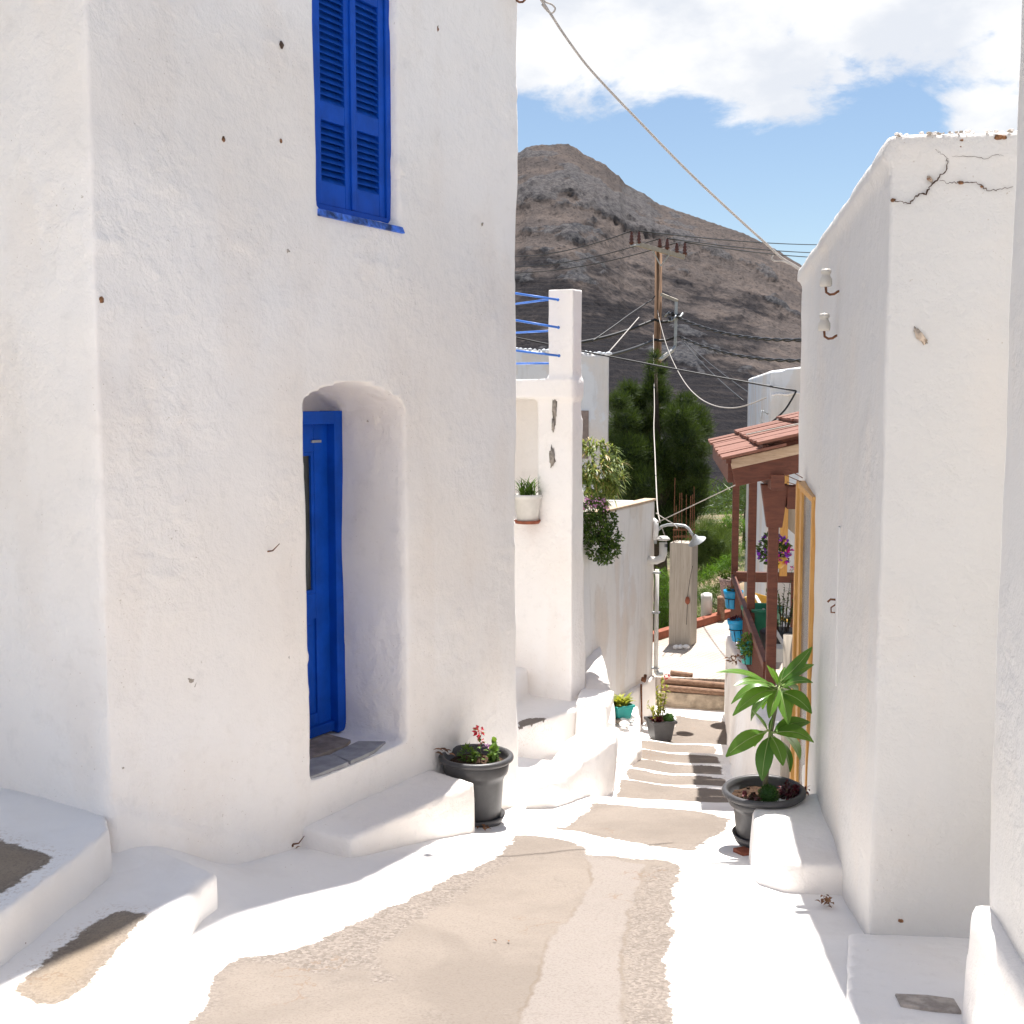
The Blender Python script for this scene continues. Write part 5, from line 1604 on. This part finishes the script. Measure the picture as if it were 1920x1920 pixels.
# street lamp on a bent arm
la = thing('street_lamp', 'bent-arm street lamp with pale conical shade at the courtyard corner', 'lamp', at(1228, 1010, 14.5)); o0 = la.location
pts = [at(px, py, Y) - o0 for px, py, Y in ((1229, 1003, 14.5), (1233, 994, 14.48), (1241, 987, 14.45), (1252, 984, 14.4), (1270, 984, 14.35), (1284, 986, 14.3), (1291, 991, 14.28), (1296, 999, 14.27), (1300, 1005, 14.26))]
MB().tube(pts, .018, 10).build('arm', M['steel'], la, smooth=True, local=True)
MB().box(-.02, .02, -.03, .03, -.06, .08).build('wall_bracket', M['steel'], la, local=True)
sh_ = MB().lathe([(.018, .05), (.03, .03), (.045, .0), (.115, -.045), (.118, -.05), (.04, -.012), (.02, .0)], (0, 0, 0), 24).build('lamp_shade', M['blue_rail'] if False else M['steel'], la, smooth=True, local=True)
sh_.location = at(1304, 1009, 14.25) - o0; sh_.rotation_euler = (radians(10), radians(-28), 0)
MB().lathe([(0, -.09), (.022, -.075), (.026, -.04), (.018, .0), (0, .0)], (0, 0, 0), 16).build('bulb', M['porcelain'], sh_, smooth=True, local=True)


def foliage(label, name, cat, clumps, Y, mat, L, w_, dens, trunk=None, seg=1, dy=.6, group=None, out=.6, upd=.1):
    base = at(clumps[0][0], clumps[0][1], Y); base.z = gz(Y) if Y > 19 else -3.6
    o = thing(name, label, cat, base, 0, group)
    mb = MB()
    for (px, py, r) in clumps:
        c = at(px, py, Y + random.uniform(-dy, dy)) - base; R = r * Y / FPX
        leaf_ball(mb, c, (R, R * .9, R * .9), int(dens * r * r), L, w_, out, seg, upd, .25)
        if dens > 3:
            mb.cur = .05; mb.blob(c, R * .55, 2, .5, 3, px)  # added core in the darkest leaf tone, blocks light inside the clump
    me = mb.build('crown', M[mat], o, local=True)
    if trunk:
        tr = MB()
        for (pts, r0, r1) in trunk:
            tr.tube([at(px, py, Y + dd) - base for px, py, dd in pts], r0, 8, r1)
        tr.build('trunk', M['bark'], o, smooth=True, local=True)
    return o


foliage('dark feathery evergreen tree with bright green tips rising behind the courtyard wall', 'evergreen_tree', 'tree',
        [(1228, 668, 9), (1222, 690, 13), (1240, 695, 12), (1228, 715, 20), (1236, 740, 24), (1218, 735, 18), (1178, 735, 22), (1160, 755, 22), (1198, 755, 26), (1170, 790, 32), (1205, 800, 40),
         (1245, 785, 36), (1285, 757, 24), (1272, 785, 30), (1305, 785, 28), (1318, 805, 20), (1285, 820, 38), (1155, 825, 26), (1180, 850, 40), (1225, 855, 48), (1305, 845, 30), (1265, 880, 46),
         (1310, 885, 22), (1312, 905, 20), (1165, 890, 36), (1200, 910, 44), (1245, 935, 48), (1295, 930, 34), (1310, 940, 20), (1185, 955, 42), (1290, 965, 28), (1245, 985, 40), (1215, 1010, 30), (1265, 1020, 34), (1290, 1000, 22)],
        28, 'conifer', .15, .07, 3.2, [([(1240, 1190, 0), (1236, 1000, 0), (1232, 850, 0), (1230, 690, 0)], .22, .03), ([(1236, 960, 0), (1190, 850, -.3), (1165, 780, -.3)], .08, .02), ([(1236, 960, 0), (1280, 850, .2), (1305, 790, .2)], .08, .02)], seg=1, dy=.9, out=.55, upd=.45)
foliage('leafy vine hanging left of the concrete post behind the terrace', 'vine', 'vine', [(1242, 1080, 16), (1246, 1105, 18), (1240, 1140, 18), (1250, 1165, 16), (1240, 1185, 16), (1252, 1135, 12)], 18.3, 'vine', .09, .06, 1.6, dy=.15, out=.5, upd=-.4)
foliage('bright green vine leaves right of the concrete post behind the terrace', 'vine', 'vine', [(1312, 1085, 14), (1330, 1075, 16), (1350, 1062, 16), (1366, 1050, 14), (1310, 1120, 18), (1335, 1110, 20), (1358, 1095, 18), (1315, 1150, 18), (1340, 1145, 18), (1362, 1135, 16), (1372, 1085, 12)], 19.6, 'vine', .10, .065, 1.4, dy=.2, out=.5, upd=-.2)
foliage('sunlit vine leaves seen between the porch posts', 'vine', 'vine', [(1392, 1030, 12), (1398, 1052, 13), (1390, 1072, 12), (1402, 1015, 10)], 20.5, 'vine', .10, .065, .8, dy=.2, out=.5)
foliage('loose grey-green brush below the evergreen tree', 'bush', 'bush', [(1318, 1000, 18), (1340, 1005, 20), (1360, 1010, 18), (1325, 1030, 22), (1350, 1040, 20), (1312, 1050, 16), (1340, 1060, 18), (1370, 1035, 16), (1330, 985, 12), (1305, 1020, 16), (1350, 1020, 18), (1362, 1055, 16), (1318, 1075, 14)], 25, 'scrub', .18, .045, 4.0, dy=.5, out=.8, upd=.2)
foliage('round green tree standing beyond the dry field', 'tree', 'tree', [(1360, 985, 14), (1352, 995, 10), (1372, 975, 14), (1368, 1000, 14), (1385, 985, 14)], 42, 'vine', .30, .16, 1.0, [([(1366, 1030, 0), (1366, 985, 0)], .12, .06)], dy=.4)
foliage('dark evergreen seen between the first and second porch post', 'tree', 'tree', [(1398, 950, 16), (1400, 975, 16), (1392, 930, 12), (1404, 1000, 14), (1396, 915, 10)], 44, 'conifer', .3, .12, 1.0, [([(1398, 1030, 0), (1398, 950, 0)], .15, .05)], dy=.5)
foliage('dark evergreen seen right of the second porch post', 'tree', 'tree', [(1428, 950, 14), (1424, 975, 14), (1430, 930, 10), (1425, 920, 10)], 46, 'conifer', .3, .12, 1.0, [([(1426, 1030, 0), (1426, 950, 0)], .15, .05)], dy=.5)
mb = MB()
for k in range(170):
    px = random.uniform(1150, 1560); py = random.uniform(880, 960); Y = 60 + 110 * (960 - py) / 80 + random.uniform(-6, 6)
    c = at(px, py, Y); R = random.uniform(.7, 1.9)
    c.z = gz(Y) + R * .6
    leaf_ball(mb, c, (R, R, R * .8), 70, .75, .45, .6, 1, .2, .4)
o = mb.build('valley_bushes', M['shrub'], None); tag(o, 'scattered dark bushes and olive scrub on the valley floor', kind='stuff')

# ================================================================== UTILITY POLE AND WIRES
PY = 42.0
base = at(1233, 755, PY); base.z = -5
up = thing('utility_pole', 'tall tarred timber utility pole with crossarm and brown insulators', 'pole', base); o0 = base
ptop = at(1235, 468, PY) - o0
MB().tube([(0, 0, -.5), ptop * .5 + Vector((0, 0, 0)), ptop], .155, 14, .125).build('pole_shaft', M['polewood'], up, smooth=True, local=True)
ca = at(1193, 457, PY - .25) - o0; cb_ = at(1284, 482, PY - .25) - o0
MB().bar(ca, cb_, .12, .15).build('crossarm', M['concrete'], up, local=True, bevel=.01)
for (px, y0_, y1_) in ((1184, 462, 433), (1198, 462, 433), (1237, 466, 447), (1251, 470, 447), (1269, 478, 455), (1284, 482, 454)):
    b_ = at(px, y0_, PY - .25) - o0; tt = at(px, y1_, PY - .25) - o0; L = (tt - b_).z
    ins_ = MB().lathe([(.02, 0)] + [(q, L * (.15 + .1 * k)) for k, q in enumerate((.06, .10, .05, .09, .05, .08, .04, .06, .03))], b_, 12)
    ins_.build('insulator', M['brownporc'], up, smooth=True, local=True)
MB().tube([at(1182, 461, PY - .3) - o0, at(1200, 459, PY - .3) - o0], .03, 6).build('insulator_bracket', M['steel'], up, local=True)
for px, py in ((1224, 470), (1255, 477)): MB().tube([at(px, py, PY - .3) - o0, at(1239, 499, PY - .2) - o0], .022, 6).build('brace', M['steel'], up, local=True)
MB().bar(at(1240, 552, PY - .2) - o0, at(1270, 564, PY - .6) - o0, .12, .10).build('bracket_arm', M['concrete'], up, local=True)
MB().bar(at(1268, 566, PY - .6) - o0, at(1266, 648, PY - .6) - o0, .10, .10, (1, 0, 0)).build('hanging_bar', M['steel'], up, local=True)
MB().tube([at(1266, 648, PY - .6) - o0, at(1262, 655, PY - .7) - o0, at(1252, 660, PY - .8) - o0], .05, 8).build('lamp_arm', M['steel'], up, smooth=True, local=True)
MB().bar(at(1260, 657, PY - .8) - o0, at(1238, 675, PY - 1.0) - o0, .26, .08).build('lamp_head', M['porcelain'], up, local=True, bevel=.02)
for k in range(7):
    a = at(1250 + k * 4, 592 + random.uniform(-4, 6), PY - .7) - o0
    MB().tube([a, a + rv(.12), a + rv(.2)], .035, 6).build('clamp', M['cable_k'] if k % 2 else M['steel'], up, smooth=True, local=True)


def cable(label, pts, r, mat='cable_k', sag=0.0, n=24, twist=0, name='cable', group=None):
    """cable through points (px, py, depth); straight runs sag"""
    P = [at(*p) if not isinstance(p, Vector) else p for p in pts]
    Q = []
    for i in range(len(P) - 1):
        for k in range(n):
            t_ = k / n; p_ = P[i].lerp(P[i + 1], t_); p_.z -= sag * 4 * t_ * (1 - t_); Q.append(p_)
    Q.append(P[-1])
    mb = MB()
    if twist:
        d = (P[-1] - P[0]); rn = d.cross(Vector((0, 0, 1))).normalized(); un = Vector((0, 0, 1)); T = d.length / twist
        R = []
        N = min(420, int(T * 8))
        for i in range(N + 1):
            f = i / N * (len(Q) - 1); j = min(int(f), len(Q) - 2); R.append(Q[j].lerp(Q[j + 1], f - j))
        for s_ in (0, pi):
            mb.tube([p_ + rn * (r * .9 * cos(2 * pi * i / 8 + s_)) + un * (r * .9 * sin(2 * pi * i / 8 + s_)) for i, p_ in enumerate(R)], r * .8, 5)
    else:
        mb.tube(Q, r, 6)
    o = mb.build(name, M[mat], None, smooth=True)
    return tag(o, label, 'cable', group)


def curve(label, pix, r, mat, name='cable', sub=6):
    """smooth cable through many points"""
    P = [at(*p) for p in pix]; Q = []
    for i in range(len(P) - 1):
        p0 = P[max(i - 1, 0)]; p1 = P[i]; p2 = P[i + 1]; p3 = P[min(i + 2, len(P) - 1)]
        for k in range(sub):
            t_ = k / sub
            Q.append(.5 * ((2 * p1) + (p2 - p0) * t_ + (2 * p0 - 5 * p1 + 4 * p2 - p3) * t_ ** 2 + (-p0 + 3 * p1 - 3 * p2 + p3) * t_ ** 3))
    Q.append(P[-1])
    o = MB().tube(Q, r, 12).build(name, M[mat], None, smooth=True)
    return tag(o, label, 'cable')


curve('thick pale cable slanting across the sky down to the right house', [(1000, -20, 8.2), (1015, 0, 8.2), (1035, 30, 8.2), (1060, 68, 8.21), (1100, 122, 8.22), (1150, 177, 8.24), (1200, 229, 8.26), (1250, 281, 8.28), (1300, 331, 8.3), (1350, 378, 8.33), (1400, 424, 8.36), (1440, 460, 8.38), (1465, 483, 8.39), (1490, 498, 8.4), (1506, 508, 8.4)], .0085, 'cable_w')
curve('loose loop of thin pale wire at the top of the slanting cable', [(1008, -12, 8.2), (1022, 3, 8.2), (1034, 8, 8.2), (1041, 16, 8.2), (1036, 24, 8.2), (1028, 22, 8.2), (1016, 8, 8.2)], .006, 'cable_w')
curve('short pale wire tied round the slanting cable near the right house', [(1450, 478, 8.37), (1447, 484, 8.37), (1452, 489, 8.37), (1468, 490, 8.38), (1486, 498, 8.39), (1503, 509, 8.4)], .006, 'cable_w')
cable('upper black twisted cable running from the pole to the right', [(1268, 594, 41.4), (1520, 637, 30)], .034, 'cable_k', .25, 30, 1.5)
cable('lower black twisted cable running from the pole to the right', [(1272, 630, 41.4), (1520, 676, 30)], .034, 'cable_k', .25, 30, 1.5)
cable('upper black cable running from the pole to the left', [(1266, 595, 41.4), (1228, 599, 41.6), (1060, 646, 38)], .05, 'cable_k', .12, 20)
cable('lower black cable running from the pole to the left', [(1268, 630, 41.4), (1228, 637, 41.6), (1110, 672, 36)], .05, 'cable_k', .08, 20)
cable('black cable stretched across the alley to the far white house', [(930, 625, 17.5), (1493, 733, 15.4)], .013, 'cable_k', .02, 30)
curve('black cable drooping down the far white house to the porch roof', [(1493, 733, 15.4), (1485, 748, 15.4), (1472, 768, 15.4), (1455, 785, 15.4), (1443, 795, 15.4), (1436, 806, 15.4)], .012, 'cable_k')
curve('pale service wire drooping from the pole to the far white house', [(1233, 582, 41.7), (1238, 606, 40), (1250, 648, 36), (1266, 686, 32), (1286, 720, 27), (1310, 745, 23), (1338, 760, 20), (1370, 765, 18), (1400, 760, 16.8), (1436, 746, 15.6)], .009, 'cable_w')
curve('pale cable hanging from the pole down to the street lamp', [(1225, 628, 38), (1226, 700, 30), (1227, 760, 24), (1226, 800, 20), (1228, 850, 17), (1230, 900, 15.6), (1233, 955, 14.7), (1238, 980, 14.4)], .0075, 'cable_w')
cable('straight pale stay wire from the roof behind to the air beside the pole', [(1140, 662, 18.2), (1198, 595, 24)], .009, 'cable_w', 0, 6)
cable('thin grey stay wire from the street lamp up to the porch roof', [(1232, 980, 14.4), (1380, 909, 13.4)], .006, 'cable_w', .0, 10)
curve('thin wire bridging the street lamp arm and the wall', [(1230, 962, 14.5), (1245, 972, 14.4), (1262, 982, 14.35), (1270, 990, 14.3)], .006, 'cable_w')
curve('thin grey wire looping down beside the vent pipe', [(1240, 987, 14.4), (1248, 1010, 14.4), (1249, 1030, 14.4), (1240, 1042, 14.4), (1233, 1050, 14.45)], .006, 'cable_w')
for k, (y0_, y1_, xs) in enumerate(((433, 452, 1184), (447, 470, 1251), (454, 484, 1284))):
    cable(('thin high-voltage wire, uppermost on the right of the pole', 'thin high-voltage wire, middle on the right of the pole', 'thin high-voltage wire, lowest on the right of the pole')[k],
          [(xs + (14 if k == 0 else 0), y0_, 41.7), (1640, (452, 468, 478)[k] + 4, 75)], .022, 'cable_k', .25, 24)
    cable(('thin high-voltage wire, uppermost on the left of the pole', 'thin high-voltage wire, middle on the left of the pole', 'thin high-voltage wire, lowest on the left of the pole')[k],
          [((1184, 1237, 1269)[k], (433, 447, 455)[k], 41.7), (930, (480, 500, 512)[k], 55)], .018, 'cable_k', .3, 24)
curve('black cable hanging from the bracket to the left of the pole', [(1228, 555, 41.7), (1222, 562, 41.5), (1210, 570, 41), (1180, 590, 40), (1150, 612, 39), (1110, 640, 38)], .022, 'cable_k')
for k in range(2):
    cable(('dark sagging wire, left of the two falling from the pole to the far house', 'dark sagging wire, right of the two falling from the pole to the far house')[k], [(1278 + 3 * k, 636, 41.4), (1395 + 40 * k, 752 + 5 * k, 26)], .014, 'cable_k', .1, 16)
cable('pale wire lying across the porch roof planks', [(1400, 815, 9.6), (1506, 793, 8.6)], .007, 'cable_w', 0, 6)

# ================================================================== SMALL DEBRIS
def debris(label, name, px, py, n, mat, L, grp, surf=onstreet):
    for k in range(n):
        p = surf(px + random.uniform(-12, 12), py + random.uniform(-6, 6))
        mb = MB(); mb.cur = random.random()
        a = random.uniform(0, 2 * pi)
        mb.leaf((0, 0, .006), (L * cos(a), L * sin(a), .012), L * .5, .25, 4)
        o = mb.build(name, M[mat], None, smooth=True); o.location = p
        tag(o, label, 'leaf', grp)


debris('dry brown leaf lying at the saucer of the pot by the doorstep', 'dry_leaf', 905, 1556, 5, 'dryleaf', .045, 'dry leaves by the doorstep pot')
debris('scrap of dry leaf lying against the foot of the masonry ledge', 'dry_leaf', 1550, 1700, 22, 'dryleaf', .03, 'dry leaves by the masonry ledge', lambda a, b_: onstreet(a, b_) + Vector((0, 0, random.uniform(0, .05))))
debris('scrap of dry leaf on the whitewash beside the doorstep', 'dry_leaf', 545, 1592, 4, 'dryleaf', .03, 'dry scraps beside the doorstep')
debris('small dry scrap on the cement in the middle of the street', 'dry_leaf', 942, 1768, 2, 'dryleaf', .02, 'dry scraps on the street')

# repeats share a group
for cat_, grp in (('house', 'white houses along the alley'), ('vine', 'vines behind the terrace'), ('tree', 'trees beyond the terrace'), ('post', 'concrete posts'),
                  ('cable', 'overhead cables and wires'), ('pipe', 'pipe ends among the vines')):
    for o in C.objects:
        if o.get('category') == cat_ and not o.get('group'): o['group'] = grp
